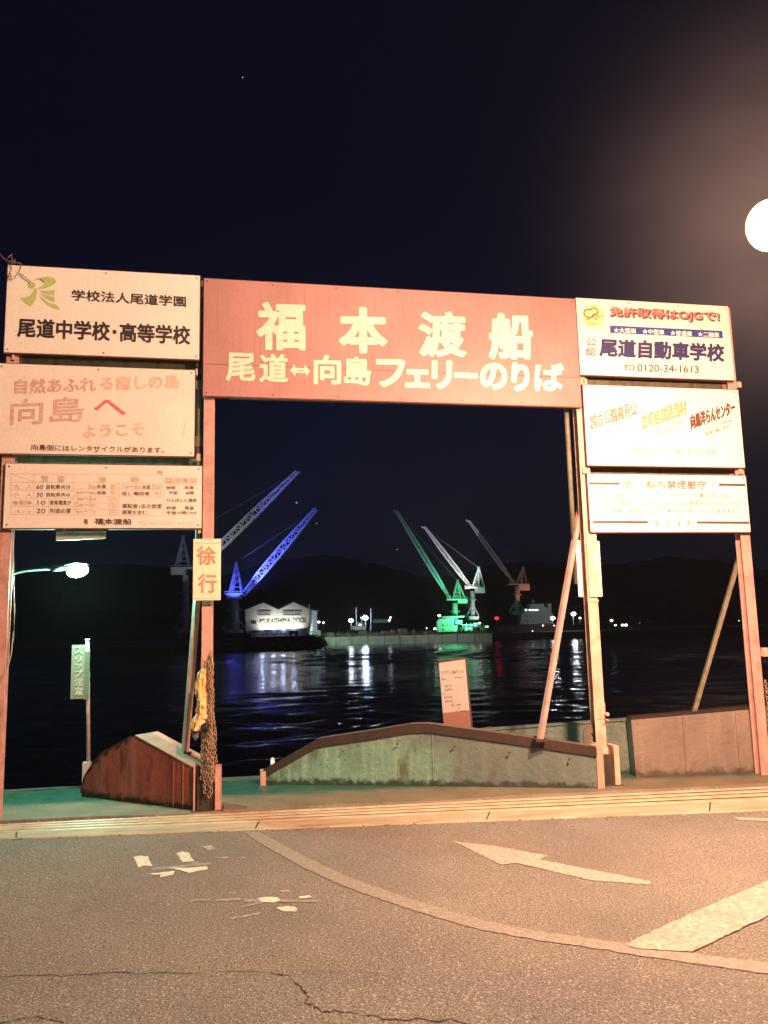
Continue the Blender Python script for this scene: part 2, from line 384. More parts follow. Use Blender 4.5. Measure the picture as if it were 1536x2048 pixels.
for k, fr in enumerate([[(300, 1735), (420, 1725), (425, 1729), (305, 1741)], [(360, 1728), (395, 1722), (400, 1727)], [(486, 1797), (640, 1800), (642, 1804), (490, 1804)], [(380, 1799), (420, 1797), (421, 1801), (382, 1803)], [(480, 1812), (520, 1802), (527, 1806), (484, 1815)]]):
    sheet('road_marking', fr, M_pfaint, .0035)
# cracks: narrow ragged grooves
M_crack = N('crack_dark').done((.018, .015, .014), .95)
def crack(pts, w):
    bm = NB(); P = []
    for (a, b) in zip(pts, pts[1:]):
        for k in range(6):
            t = k / 6; P.append(onZ(a[0] + (b[0] - a[0]) * t, a[1] + (b[1] - a[1]) * t, .003) + Vector((random.gauss(0, .006), random.gauss(0, .010), 0)))
    P.append(onZ(*pts[-1], .003)); L = []
    for i, p in enumerate(P):
        ww = w * random.uniform(.1, 1.6) ; L.append((bm.verts.new(p + Vector((0, ww, 0))), bm.verts.new(p - Vector((ww * .4, ww, 0)))))
    for (a, b), (c, d) in zip(L, L[1:]): bm.faces.new((a, c, d, b))
    o = obj('road_crack', bm, M_crack); o['kind'] = 'structure'
crack([(-20, 1953), (90, 1951), (200, 1947), (350, 1945)], .0035)
crack([(350, 1945), (480, 1942), (640, 1942), (760, 1945)], .0020)
crack([(540, 1944), (575, 1952), (600, 1975), (612, 1985), (615, 2005), (640, 2018), (700, 2027), (768, 2035), (900, 2042), (1000, 2060)], .0058)
crack([(-10, 2050), (60, 2032), (130, 2046)], .003)

# ------------------------------------------------------------ water and far shore terrain
WZ = -2.4
def water():
    s = N('sea_water')
    a = s.noise(.50, 3, s.pos((1, 3.0, 1), (0, 0, -.19)), lo=0, hi=1); b = s.noise(1.9, 4, s.pos((1, 3.4, 1), (0, 0, -.19)), lo=0, hi=1); c = s.noise(.06, 3, lo=.3, hi=.7, t0=.45, t1=1)
    d = s.noise(7.5, 3, s.pos((1, 1.9, 1), (0, 0, -.19)), lo=0, hi=1)
    h = s.math('ADD', s.math('ADD', s.math('MULTIPLY', a, .60), s.math('MULTIPLY', b, .60)), s.math('MULTIPLY', d, .16))
    s.bump(s.math('MULTIPLY', h, c), .7, .08)
    s.b.inputs['IOR'].default_value = 1.33
    return s.done((.0012, .0026, .010), .075)
# real waves: long low crests lying across the channel, finer near the slip
import numpy as np
_rs = np.random.RandomState(4)
nr, ncl = 720, 250
jj = np.arange(nr + 1); Yr = 1.5 + 7.0 * (np.exp(jj * (math.log(1300 / 7.0) / nr)) - 1); uu = np.linspace(-1, 1, ncl + 1)
YY = np.repeat(Yr[:, None], ncl + 1, 1); XX = uu[None, :] * (YY * 1.15 + 16) + .19 * YY
dY = np.gradient(Yr)[:, None]; dX = (YY * 1.15 + 16) * 2 / ncl
ZZ = np.zeros_like(YY); sx_, sy_ = 0, 0
for _ in range(90):
    lam = .32 * (5.0 / .32) ** _rs.rand(); th = _rs.normal(0, .42) + .15; kx, ky = math.sin(th) * 2 * PI / lam, math.cos(th) * 2 * PI / lam
    amp = .0068 * lam * (1.0 if lam < 3 else .7); fade = np.clip(lam / np.maximum(dY * 3, 1e-6) / abs(math.cos(th)) - .4, 0, 1) * np.clip(lam / (np.abs(math.sin(th)) * dX * 3 + 1e-6) - .4, 0, 1)
    ZZ += amp * fade * np.sin(kx * XX + ky * YY + _rs.rand() * 6.28)
pat = .55 + .45 * np.sin(XX * .045 + 1.3 * np.sin(YY * .03)) * np.sin(YY * .06 + .7 + .8 * np.sin(XX * .03)); ZZ *= pat
V_ = np.stack([XX, YY, ZZ + WZ], -1).reshape(-1, 3); I_ = (np.arange(nr)[:, None] * (ncl + 1) + np.arange(ncl)[None, :]).reshape(-1)
F_ = np.stack([I_, I_ + 1, I_ + ncl + 2, I_ + ncl + 1], -1)
me = bpy.data.meshes.new('water'); me.vertices.add(len(V_)); me.vertices.foreach_set('co', V_.astype(np.float32).ravel()); me.loops.add(F_.size); me.loops.foreach_set('vertex_index', F_.astype(np.int32).ravel())
me.polygons.add(len(F_)); me.polygons.foreach_set('loop_start', np.arange(0, F_.size, 4, dtype=np.int32)); me.update(); me.validate()
me.polygons.foreach_set('use_smooth', np.ones(len(me.polygons), dtype=bool))
M_water = water(); struct(link(me, 'water', M_water))
bm = NB(); bm.faces.new([bm.verts.new(p) for p in ((-1400, 1.5, WZ - .4), (1800, 1.5, WZ - .4), (1800, 1500, WZ - .4), (-1400, 1500, WZ - .4))])
struct(obj('deep_water', bm, M_water))
M_hill = N('hill_forest'); _h = M_hill
_h.bump(_h.noise(.08, 6), 1, 4); M_hill = _h.done(_h.mix(_h.noise(.05, 6), (.010, .013, .010), (.03, .036, .024)), .95, spec=0)
def hill(top, D, thick, seed, jit=3.0, name='hill'):
    rnd = random.Random(seed); bm = NB(); rows = []
    n = 240; x0, x1 = top[0][0], top[-1][0]
    def yy(x):
        for (a, b), (c, d) in zip(top, top[1:]):
            if a <= x <= c: t = (x - a) / (c - a); t = t * t * (3 - 2 * t); return b + (d - b) * t
        return top[-1][1]
    ph = [rnd.uniform(0, 6) for _ in range(6)]
    for i in range(n + 1):
        x = x0 + (x1 - x0) * i / n; y = yy(x) + jit * (.5 * math.sin(i * .31 + ph[0]) + .35 * math.sin(i * .83 + ph[1]) + .3 * math.sin(i * 1.9 + ph[2])) + rnd.uniform(-.3, .3) * jit
        crest = at(x, y, D); base = crest.copy(); base.z = WZ - 1
        fwd = Vector((FW.x, FW.y, 0)).normalized(); col = []
        for t, hgt in ((-1, 0), (-.72, .34), (-.42, .66), (-.18, .88), (0, 1), (.5, .7), (1, 0)):
            p = base + fwd * (t * thick); p.z = base.z + (crest.z - base.z) * hgt + (rnd.uniform(-1, 1) * jit * .4 if 0 < hgt < 1 else 0); col.append(bm.verts.new(p))
        rows.append(col)
    for A, B in zip(rows, rows[1:]):
        for k in range(6): bm.faces.new((A[k], B[k], B[k + 1], A[k + 1]))
    return struct(obj(name, bm, M_hill, smooth=True))
hill([(-1200, 1170), (-300, 1140), (0, 1150), (180, 1128), (330, 1132), (450, 1150), (560, 1118), (660, 1112), (740, 1124), (800, 1140), (850, 1156), (930, 1165), (1000, 1170), (1050, 1200), (1100, 1240)], 620, 140, 3)
hill([(820, 1190), (900, 1150), (1000, 1128), (1060, 1122), (1120, 1124), (1190, 1130), (1280, 1124), (1340, 1112), (1420, 1120), (1500, 1138), (1600, 1128), (1900, 1150), (2600, 1180)], 760, 180, 5)
hill([(-900, 1215), (-100, 1205), (200, 1222), (420, 1232), (500, 1240), (620, 1243), (900, 1243), (1100, 1238), (1300, 1236), (1500, 1238), (1900, 1235), (2600, 1232)], 420, 60, 8, 1.6, 'far_shore')
# low quay in front of that shore
bm = NB()
for (xa, xb, D, z) in ((-700, 470, 150, -.9), (985, 1900, 213, -.6)):
    a, b = at(xa, 1280, D), at(xb, 1280, D); a.z = b.z = z; f = Vector((FW.x, FW.y, 0)).normalized() * 120
    prism(bm, [a, b, b + f, a + f], (0, 0, -4))
struct(obj('quay', bm, painted('quay_concrete', (.10, .10, .09), (.03, .035, .03), .6, .8, sc=.6)))

for k in range(-6, 9):
    t_ = .02 + k * .30; p, q = ext(FA, FB, t_), ext(RA, RB_, t_); d = (q - p); bm = NB(); w_ = Vector((.006, 0, 0))
    f = [p + d * .01, p + d * .365]; bm.faces.new([bm.verts.new(v + o_ + Vector((0, 0, .0165))) for v, o_ in ((f[0], -w_), (f[0], w_), (f[1], w_), (f[1], -w_))]); struct(obj('sill_joint', bm, M_slot))
_r = random.Random(21); bm = NB()
for k in range(420):
    t_ = _r.uniform(-.3, 1.3); f_ = _r.choice((-.04, -.02, .985, 1.02, 1.05)) + _r.gauss(0, .02); p = ext(FA, FB, t_).lerp(ext(RA, RB_, t_), f_) + Vector((0, 0, .006 if f_ < .5 else .0)); s_ = _r.uniform(.003, .010)
    M_ = Matrix.Translation(p) @ Matrix.Rotation(_r.uniform(0, 3), 4, 'Z'); box(bm, -s_, s_, -s_ * .7, s_ * .7, -s_ * .2, s_ * .8, M_)
o = obj('grit', bm, M_sill); o['kind'] = 'stuff'

M_patch = bpy.data.materials['asphalt'].copy(); M_patch.name = 'asphalt_patch'
for nd in M_patch.node_tree.nodes:
    if nd.type == 'MIX' and not nd.inputs[6].is_linked and not nd.inputs[7].is_linked: nd.inputs[6].default_value = (.27, .255, .25, 1); nd.inputs[7].default_value = (.345, .32, .305, 1)
sheet('road_patch', [(-400, 1960), (90, 1951), (200, 1947), (350, 1945), (480, 1942), (640, 1942), (760, 1945), (1000, 1946), (1230, 1952), (1900, 1990), (2200, 3200), (-900, 3200)], M_patch, .0015, 0)

# ============================================================ the gate
gate = thing('ferry_gate', 'tall pink-red steel gate frame of four posts spanning the ferry slip entrance', 'gate', (0, .1, 0))
def hbeam(name, x0, x1, y0, y1, z0, z1, mat, parent=gate):
    """an H section standing up: two flanges and a web"""
    bm = NB(); t = .010
    box(bm, x0, x1, y0, y0 + t, z0, z1); box(bm, x0, x1, y1 - t, y1, z0, z1); xm = (x0 + x1) / 2
    box(bm, xm - .004, xm + .004, y0 + t, y1 - t, z0, z1)
    return obj(name, bm, mat, parent)
POSTS = ((-2.095, -1.985), (-.292, -.190), (3.555, 3.665), (5.352, 5.460))
for x0, x1 in POSTS: 
    o = hbeam('post', x0, x1, .05, .155, .0, 5.06, M_orangepost if x0 in (3.555,) else M_redpost)
for x0, x1 in ((-.365, -.318), (3.475, 3.530), (-2.165, -2.11), (5.475, 5.52)):
    bm = NB(); tube(bm, [(x0 + .025, .19, 2.0), (x0 + .025, .19, 5.09)], .026, 10); obj('rear_pipe', bm, M_olive, gate, True)
# base shoes of the two middle posts
for xa, xb, m in ((-.350, -.104, M_redpost), (3.515, 3.757, M_orangepost)):
    bm = NB(); box(bm, xb - .055, xb, -.02, .15, 0, .385); box(bm, xa, xa + .014, .0, .15, 0, .42); box(bm, xa + .03, xb - .055, .10, .112, 0, .36)
    obj('base_shoe', bm, m, gate, bevel=.003)
    bm = NB(); box(bm, xa + .032, xb - .057, .02, .045, .0, .30); obj('base_web', bm, M_dark, gate)
    bm = NB(); box(bm, xa - .02, xb + .02, -.03, .17, .002, .014); obj('base_plate', bm, M_dark, gate)
# rear braces down to the ramp walls
BR = [(onY(403, 1082, .18), onZ(370, 1507, .46), .055, M_redpost), (onY(1162, 1005, .2), onZ(1080, 1480, .47), .050, M_redpost), (onY(1489, 1078, .18), onV(1388, 1424, (5.9, .19), (4.12, .42)), .046, M_olive), ((5.36, .17, 2.50), onZ(1388, 1422, .66) + Vector((2.2, 1.2, 0)), .05, M_olive)]
for a, b, w, m in BR[:3]:
    bm = NB(); bar(bm, a, b, w, w * .9); obj('brace', bm, m, gate, bevel=.004)
    bm = NB(); box(bm, b.x - .06, b.x + .06, b.y - .05, b.y + .05, b.z - .012, b.z + .012); obj('brace_foot', bm, M_dark, gate)
# horizontal bearers behind and between the boards
for x0, x1, zs in ((-2.14, -.30, ((4.14, 4.20), (3.17, 3.24), (4.92, 4.98), (3.4, 3.46), (2.60, 2.66), (3.98, 4.03))), (3.56, 5.48, ((4.115, 4.185), (3.14, 3.215), (4.92, 4.98), (3.4, 3.46), (2.62, 2.68), (4.0, 4.05))), (-.24, 3.6, ((4.92, 4.98), (3.90, 3.96)))):
    for a, b in zs:
        bm = NB(); box(bm, x0, x1, .158, .21, a, b); box(bm, x0, x1, .150, .158, a - .02, b + .02); obj('bearer', bm, M_olive if b - a < .065 else M_olive, gate)
for x0, x1, z0, z1 in ((3.62, 5.44, 4.095, 4.205), (3.62, 5.44, 3.125, 3.232), (-2.08, -.32, 4.09, 4.215), (-2.06, -.32, 3.145, 3.258)):
    bm = NB(); box(bm, x0, x1, .046, .052 - .003, z0, z1) if False else box(bm, x0 + .0, x1, .162, .17, z0 - .03, z1 + .03); obj('backing_strip', bm, M_dark, gate)
# small clips between the boards
for px, py, w in ((27, 714, 4), (1477, 770, 9), (1168, 941, 9), (1480, 942, 9), (393, 745, 5), (397, 915, 7), (399, 1060, 5), (1170, 764, 6)):
    p = onY(px, py, .04); bm = NB(); h = .032; box(bm, p.x - w * .0025, p.x + w * .0025, .02, .056, p.z - h, p.z + h); obj('clip', bm, painted('clip_%d' % px, (.55, .42, .32), (.25, .1, .05), .5), gate)
# bolts, hooks on the posts
for px, py in ((1213, 1428), (1213, 1440)):
    p = onY(px, py, .03); bm = NB(); tube(bm, [(p.x, .05, p.z), (p.x, .0, p.z)], .018 if py < 1435 else .012, 8); obj('bolt', bm, M_orangepost, gate)
p = onY(1213, 1434, .0); bm = NB(); tube(bm, [p + Vector((.022 * math.cos(a), 0, .026 * math.sin(a) - .012)) for a in [i * PI / 6 - PI for i in range(13)][:7]], .005, 6); obj('hook', bm, M_edge, gate, True)
p = onY(1527, 1303, .03); bm = NB(); box(bm, p.x - .02, p.x + .022, -.01, .05, p.z - .05, p.z + .04); tube(bm, [(p.x, 0, p.z), (p.x + .05, -.03, p.z + .02)], .008, 6); obj('hook', bm, M_orangepost, gate)
# welded collars / lap plates seen on the middle posts
for xa, xb, z in ((-.295, -.187, 1.36), (3.55, 3.67, 1.83), (3.55, 3.67, .80), (3.55, 3.67, 2.42)):
    bm = NB(); box(bm, xa, xb, .044, .05, z - (.16 if z < 1.4 else .02), z); obj('lap_plate', bm, M_orangepost, gate)
bm = NB(); box(bm, 3.572, 3.680, .030, .044, 1.86, 2.52); obj('cover_plate', bm, painted('cream_plate', (.78, .62, .42), (.4, .25, .15), .3), gate)
p0 = onY(1192, 1104, .02); p1 = onY(1196, 1143, .02)
bm = NB(); box(bm, p0.x - .025, p0.x + .02, .022, .030, p1.z, p0.z); obj('notice_label', bm, M_white, gate)

# ------------------------------------------------------------ sign boards
def board(name, label, x0, x1, z0, z1, mat, split=None, tilt=0, group=None):
    t = thing(name, label, 'sign', ((x0 + x1) / 2, 0, z0), group)
    if split:
        for k, (a, b) in enumerate(((z0, split - .002), (split + .002, z1))):
            bm = NB(); box(bm, x0, x1, -.0 - (.0015 if k == 0 else 0), .03, a, b); obj('panel', bm, mat, t, bevel=.002)
    else:
        bm = NB(); box(bm, x0, x1, 0, .02, z0, z1); obj('panel', bm, mat, t, bevel=.0015)
    e = .007; bm = NB()
    for a in ((x0 - e, x0 - .0005, .004, .062, z0 - e, z1 + e), (x1 + .0005, x1 + e, .004, .062, z0 - e, z1 + e), (x0 - .0004, x1 + .0004, .004, .062, z1 + .0005, z1 + e), (x0 - .0004, x1 + .0004, .004, .062, z0 - e * 1.6, z0 - .0005)): box(bm, *a)
    obj('frame', bm, M_edge, t)
    k = max(3, int((x1 - x0) / .6) + 1)
    for i_ in range(k):
        for zz in (z0 + .028, z1 - .028):
            xx = x0 + .03 + (x1 - x0 - .06) * i_ / (k - 1); bm = NB(); tube(bm, [(xx, .002, zz), (xx, -.004, zz)], .008, 6); obj('screw', bm, M_edge, t)
    return t
Y1 = -.0032        # print sits a few millimetres proud of each board
B1 = board('school_sign', 'white school board with a green winged logo, topmost of the left column', -2.105, -.340, 4.208, 5.062, M_white)
B2 = board('welcome_sign', 'white board with faded pink lettering, middle of the left column', -2.150, -.377, 3.250, 4.097, M_whiteF)
B3 = board('fare_board', 'cream fare table board in a grid, lowest of the left column', -2.045, -.302, 2.563, 3.155, M_whiteF)
B0 = board('ferry_sign', 'long salmon-red board with big cream characters over the slip entrance', -.298, 3.588, 3.848, 5.038, M_red, split=4.165)
B4 = board('driving_school_sign', 'white board with navy lettering and a blue stripe, topmost of the right column', 3.597, 5.405, 4.202, 5.053, M_white)
B5 = board('sightseeing_sign', 'glaring white board with slanted gold and brown names, middle of the right column', 3.617, 5.437, 3.225, 4.090, M_white)
B6 = board('no_smoking_sign', 'glaring white notice board with dark bars in its corners, lowest of the right column', 3.608, 5.436, 2.523, 3.130, M_white)

# main board
c3 = crop(390, 540, 3.746); c4 = crop(760, 560, 3.657)
def box3(c, x0, y0, x1, y1, yr=None): return c(x0, y0), c(x0, y1), c(x1, y1 if yr is None else yr)
YB = -.0052
for ch, q, rr in (('福', (c3(474, 250), c3(474, 588), c3(818, 592)), .028), ('本', (c3(1094, 288), c3(1094, 608), c3(1426, 613)), .036), ('渡', (c4(294, 238), c4(294, 550), c4(620, 555)), .030), ('船', (c4(808, 252), c4(808, 568), c4(1105, 570)), .034)):
    text(B0, ch, *q, M_letw, YB, .008, rr * 1.35, 'letter')
r2 = .026
for ch, q, rr in (('尾', (c3(238, 624), c3(238, 824), c3(445, 829)), r2), ('道', (c3(488, 632), c3(488, 834), c3(692, 838)), r2), ('向', (c3(896, 642), c3(896, 848), c3(1088, 852)), .03), ('島', (c3(1122, 652), c3(1122, 855), c3(1315, 860)), r2),
                  ('フ', (c3(1366, 675), c3(1366, 868), c3(1566, 872)), .045), ('ェ', (c4(193, 662), c4(193, 778), c4(355, 781)), .08), ('リ', (c4(388, 596), c4(388, 786), c4(517, 788)), .05), ('ー', (c4(548, 681), c4(548, 708), c4(707, 716)), .25),
                  ('の', (c4(740, 612), c4(740, 792), c4(922, 796)), .05), ('り', (c4(970, 612), c4(970, 803), c4(1084, 806)), .05), ('ば', (c4(1136, 614), c4(1136, 804), c4(1338, 808)), .038)):
    text(B0, ch, *q, M_letw, YB, .006, rr * 1.25, 'letter')
def arrow2(c):
    o = [c(712, 752), c(745, 705), c(752, 730), c(822, 735), c(818, 708), c(862, 757), c(830, 800), c(832, 775), c(752, 770), c(752, 797)]
    return o
poly(B0, 'arrow', arrow2(c3), M_letw, YB - .0004, .003)
poly(B0, 'arrow_slot', [c3(765, 748), c3(812, 751), c3(812, 757), c3(765, 754)], M_red, YB - .0012)

# school board
c1 = crop(0, 500, 3.491); cl_ = crop(0, 480, 7.314)
text(B1, '学校法人尾道学園', c1(502, 277), c1(502, 350), c1(1298, 396), M_black, Y1, .022)
text(B1, '尾道中学校･高等学校', c1(128, 475), c1(124, 603), c1(1325, 658), M_black, Y1, .028)
def ell(cx, cy, rx, ry, n=18): return [(cx + rx * math.cos(2 * PI * k / n), cy + ry * math.sin(2 * PI * k / n)) for k in range(n)]
LG = [ell(460, 660, 58, 48), [(480, 595), (560, 560), (640, 540), (720, 538), (790, 555), (820, 590), (810, 630), (760, 665), (700, 690), (620, 708), (540, 715), (620, 670), (645, 630), (640, 590), (600, 575), (540, 585)],
      [(300, 845), (380, 840), (440, 810), (480, 760), (505, 710), (537, 705), (538, 770), (525, 850), (490, 920), (450, 970), (400, 950), (345, 900)],
      [(580, 745), (690, 745), (800, 730), (795, 810), (700, 792), (620, 768)], [(590, 775), (700, 812), (800, 842), (802, 908), (740, 890), (660, 842)], [(580, 810), (640, 862), (720, 920), (830, 952), (885, 1018), (800, 1003), (700, 955), (620, 885)]]
for k, g in enumerate(LG): poly(B1, 'logo', [cl_(*p) for p in g], M_green, Y1)
# welcome board
i = M_redfade
text(B2, '自然あふれ', c1(105, 905), c1(103, 1003), c1(668, 985), M_redfade, Y1, .03)
text(B2, 'る癒しの島', c1(700, 885), c1(702, 980), c1(1252, 963), M_redpale, Y1, .03)
text(B2, '向島', c1(78, 1045), c1(72, 1222), c1(583, 1195), M_redfade, Y1, .035, .012)
text(B2, 'へ', c1(660, 1045), c1(660, 1145), c1(876, 1150), M_red1, Y1, .035, .03)
text(B2, 'ようこそ', c1(580, 1225), c1(585, 1308), c1(1008, 1288), M_redpale, Y1, .03)
text(B2, '向島側にはレンタサイクルがあります。', c1(220, 1357), c1(220, 1398), c1(1145, 1418), M_shadow, Y1, .012)
poly(B2, 'faded_patch', [c1(*p) for p in ((1080, 1150), (1088, 1120), (1130, 1088), (1240, 1076), (1290, 1090), (1315, 1118), (1310, 1165), (1278, 1250), (1265, 1330), (1150, 1322), (1105, 1240))], M_white, -.0012)
# fare table
c8 = crop(0, 920, 3.657)
def yT(x): return 97 + (x - 82) * 18 / 1116
segs = []
def hl(x0, x1, y): segs.append((c8(x0, y + (x0 - 82) * .009), c8(x1, y + (x1 - 82) * .009)))
def vl(x, y0, y1): segs.append((c8(x, y0), c8(x, y1)))
hl(82, 1200, 99); hl(82, 1200, 162); hl(82, 1200, 397)
for y in (219, 278, 337): hl(82, 540, y)
for y in (206, 258, 307, 354): hl(540, 874, y)
for y in (206, 258): hl(874, 1200, y)
vl(82, 97, 398); vl(248, 100, 400); vl(355, 280, 400); vl(540, 104, 402); vl(873, 168, 405); vl(1200, 113, 408); segs.append((c8(85, 99), c8(250, 160)))
segs.append((c8(1210, 176), c8(1442, 180)))
lines(B3, 'table_rule', segs, .0042, M_pinkline, -.0022)
def T8(s, x0, y0, x1, y1, m, off=.012, par=None):
    text(par or B3, s, c8(x0, y0), c8(x0, y1), c8(x1, y1 + (x1 - x0) * .008), m, Y1, off)
for s, *r in (('旅　客', 303, 112, 475, 158), ('車', 725, 122, 780, 162), ('輌', 958, 122, 1016, 164), ('運航時間', 1210, 128, 1440, 168)): T8(s, *r, M_pinkline, .03)
for s, *r in (('大　人', 100, 178, 235, 208), ('小　人', 95, 236, 235, 267), ('自転車', 95, 295, 235, 325)): T8(s, *r, M_pinkline, .025)
T8('バイク', 105, 366, 232, 390, M_pinkline, .02)
for s, *r in (('60', 267, 180, 316, 211), ('30', 267, 238, 316, 269), ('10', 275, 295, 333, 327), ('20', 267, 354, 333, 387), ('自転車共70', 340, 180, 514, 212), ('自転車共40', 340, 238, 514, 268), ('旅客運賃が', 365, 294, 520, 328), ('別途必要', 365, 353, 520, 387),
              ('未満', 707, 179, 774, 207), ('未満', 707, 226, 774, 252), ('運転者1名の旅客', 893, 320, 1186, 352), ('運賃を含む', 893, 366, 1072, 396), ('但し 軽四車', 890, 230, 1095, 258), ('未満', 1040, 184, 1098, 212), ('円', 1153, 80, 1186, 107),
              ('始発', 1217, 190, 1284, 214), ('向島', 1352, 190, 1418, 214), ('午前', 1238, 227, 1300, 252), ('6時', 1360, 227, 1421, 254), ('ひんぱんに運航', 1219, 280, 1440, 306), ('終便', 1219, 338, 1288, 362), ('尾道', 1352, 338, 1418, 362), ('午後10時10分', 1219, 372, 1440, 398)):
    T8(s, *r, M_grey, .016)
for s, *r in (('3m', 650, 178, 698, 206), ('80', 810, 178, 860, 207), ('3m〜4m', 555, 222, 700, 250), ('90', 810, 225, 860, 253), ('4m〜5m', 555, 268, 705, 297), ('〃', 733, 278, 745, 290), ('100', 797, 272, 860, 300), ('5m〜6m', 555, 314, 705, 343), ('〃', 733, 324, 745, 336), ('120', 797, 318, 860, 346),
              ('6m〜7m', 555, 360, 705, 390), ('〃', 733, 372, 745, 384), ('220', 797, 362, 862, 391), ('7m〜8m', 890, 178, 1035, 208), ('320', 1114, 180, 1183, 210), ('90', 1133, 229, 1183, 256)):
    T8(s, *r, M_pinkline if s not in ('80', '90', '100', '120', '220', '320') else M_redpale, .02)
T8('有', 612, 430, 645, 470, M_shadow, .02); T8('福本渡船', 693, 428, 962, 470, M_shadow, .03); T8('TEL 44-2020　44-2711', 1010, 447, 1445, 472, M_redpale, .008)
# driving school board
c5 = crop(1130, 580, 3.783)
text(B4, '免許取得はOJGで!', c5(345, 130), c5(345, 216), c5(1172, 254), M_shadow, Y1 + .0008, .05)
text(B4, '免許取得はOJGで!', c5(335, 120), c5(335, 206), c5(1162, 244), M_letter, Y1 - .0006, .045, .022)
text(B4, '免許取得はOJGで!', c5(337, 124), c5(337, 204), c5(1160, 241), M_red1, Y1 - .0040, .018)
poly(B4, 'blue_stripe', [c5(340, 268), c5(1190, 310), c5(1195, 365), c5(343, 325)], M_blue, -.0022)
for s, x0, x1, yl, yr in (('★大型車', 370, 537, 322, 330), ('★中型車', 587, 750, 332, 340), ('★普通車', 798, 960, 343, 351), ('★二輪車', 1005, 1166, 352, 360)):
    text(B4, s, c5(x0, yl - 38), c5(x0, yl), c5(x1, yr), M_letter, Y1, .03)
text(B4, '公', c5(160, 362), c5(160, 420), c5(236, 424), M_red1, Y1, .02); text(B4, '認', c5(157, 436), c5(157, 496), c5(234, 499), M_red1, Y1, .02)
text(B4, '尾道自動車学校', c5(268, 368), c5(264, 497), c5(1200, 540), M_navy, Y1, .045)
text(B4, '0120-34-1613', c5(548, 560), c5(548, 614), c5(1012, 628), M_shadow, Y1, .01)
poly(B4, 'phone_mark', [c5(453, 566), c5(528, 570), c5(527, 609), c5(453, 605)], M_grey, -.0020)
poly(B4, 'phone_mark', [c5(453, 554), c5(528, 557), c5(528, 563), c5(453, 560)], M_grey, -.0020)
for cx in (476, 505): poly(B4, 'phone_mark', [c5(*p) for p in ell(cx, 588, 12, 13, 12)], M_white, Y1)
poly(B4, 'emblem_disc', [c5(*p) for p in ell(213, 198, 88, 90, 32)], ink('ink_disc_orange', (.80, .56, .30)), -.0020)
def loop(par, nm, pts, w, mat, y, closed=True):
    P = [onY(*p, y) for p in pts]; n = len(P); bm = NB()
    for k in range(n if closed else n - 1):
        a, b = P[k], P[(k + 1) % n]; d = (b - a).normalized(); t = d.cross(Vector((0, 1, 0))) * w / 2; a = a - d * w * .3; b = b + d * w * .3; o = Vector((0, -3e-5 * (k % 7), 0))
        bm.faces.new([bm.verts.new(p + o) for p in (a - t, b - t, b + t, a + t)])
    return obj(nm, bm, mat, par)
loop(B4, 'emblem_outline', [c5(*p) for p in ((150, 195), (143, 172), (152, 152), (175, 145), (192, 150), (205, 138), (228, 136), (243, 150), (248, 172), (236, 186), (222, 183), (205, 205), (180, 208), (160, 200))], .010, M_black, Y1)
for cx, cy in ((175, 214), (232, 213)): loop(B4, 'emblem_wheel', [c5(*p) for p in ell(cx, cy, 11, 10, 10)], .006, M_black, Y1)
loop(B4, 'emblem_outline', [c5(*p) for p in ((200, 203), (222, 180), (250, 200), (262, 198))], .007, M_black, Y1, False)
poly(B4, 'emblem_mark', [c5(268, 194), c5(290, 195), c5(290, 201), c5(268, 200)], M_grey, Y1)
text(B4, 'OJG', c5(180, 245), c5(180, 262), c5(240, 265), M_grey, Y1, .02)
# sightseeing board
c6 = crop(1140, 750, 3.879)
text(B5, '国立公園高見山', c6(155, 318), c6(165, 424), c6(523, 305), M_brown, Y1, .02)
text(B5, '立花自然活用村', c6(546, 312), c6(556, 424), c6(908, 300), M_yellow, Y1, .03)
text(B5, '向島洋らんセンター', c6(932, 312), c6(942, 420), c6(1284, 300), M_shadow, Y1, .035)
text(B5, '9:00〜17:00開園', c6(1022, 415), c6(1027, 437), c6(1257, 364), M_brown, Y1, .005)
text(B5, '毎週火曜日定休', c6(1046, 446), c6(1051, 472), c6(1238, 410), M_brown, Y1, .012)
text(B5, '9:00〜17:00開園', c6(640, 420), c6(645, 442), c6(872, 368), M_yellow, Y1, .005)
text(B5, '毎週火曜日定休', c6(664, 452), c6(668, 474), c6(856, 412), M_yellow, Y1, .008)
text(B5, '向島側にはタクシー乗り場があります。', c6(470, 556), c6(470, 603), c6(1145, 620), M_brown, Y1, .008)
# smoking notice
M_bar = ink('ink_bar_grey', (.10, .07, .06))
c7 = crop(1140, 920, 3.879)
for q in (((145, 172), (383, 174), (383, 192), (145, 190)), ((1155, 181), (1360, 185), (1362, 204), (1155, 200)), ((177, 472), (605, 472), (605, 493), (177, 490)), ((985, 475), (1391, 477), (1392, 496), (985, 494))):
    poly(B6, 'bar', [c7(*p) for p in q], M_bar, -.0022)
M_n1 = ink('ink_notice_gold', (.24, .12, .07), .2); M_n2 = ink('ink_notice_red', (.20, .07, .05), .2)
text(B6, '告', c7(422, 160), c7(422, 220), c7(484, 222), M_n1, Y1, .012); text(B6, '(', c7(530, 165), c7(530, 222), c7(542, 222), M_n1, Y1); text(B6, '船内', c7(590, 160), c7(590, 222), c7(735, 223), M_n1, Y1, .012)
text(B6, '禁煙厳守', c7(752, 160), c7(752, 223), c7(1055, 225), M_n2, Y1, .018); text(B6, ')', c7(1098, 165), c7(1098, 223), c7(1110, 223), M_n1, Y1)
text(B6, '特に、運転はカーフェリーですので、火災事故防止の為、', c7(222, 254), c7(222, 290), c7(1252, 294), M_n1, Y1, .008)
text(B6, '船内の禁煙にさせて頂きます。なお禁煙を守られない方は', c7(262, 316), c7(262, 350), c7(1316, 354), M_n1, Y1, .008)
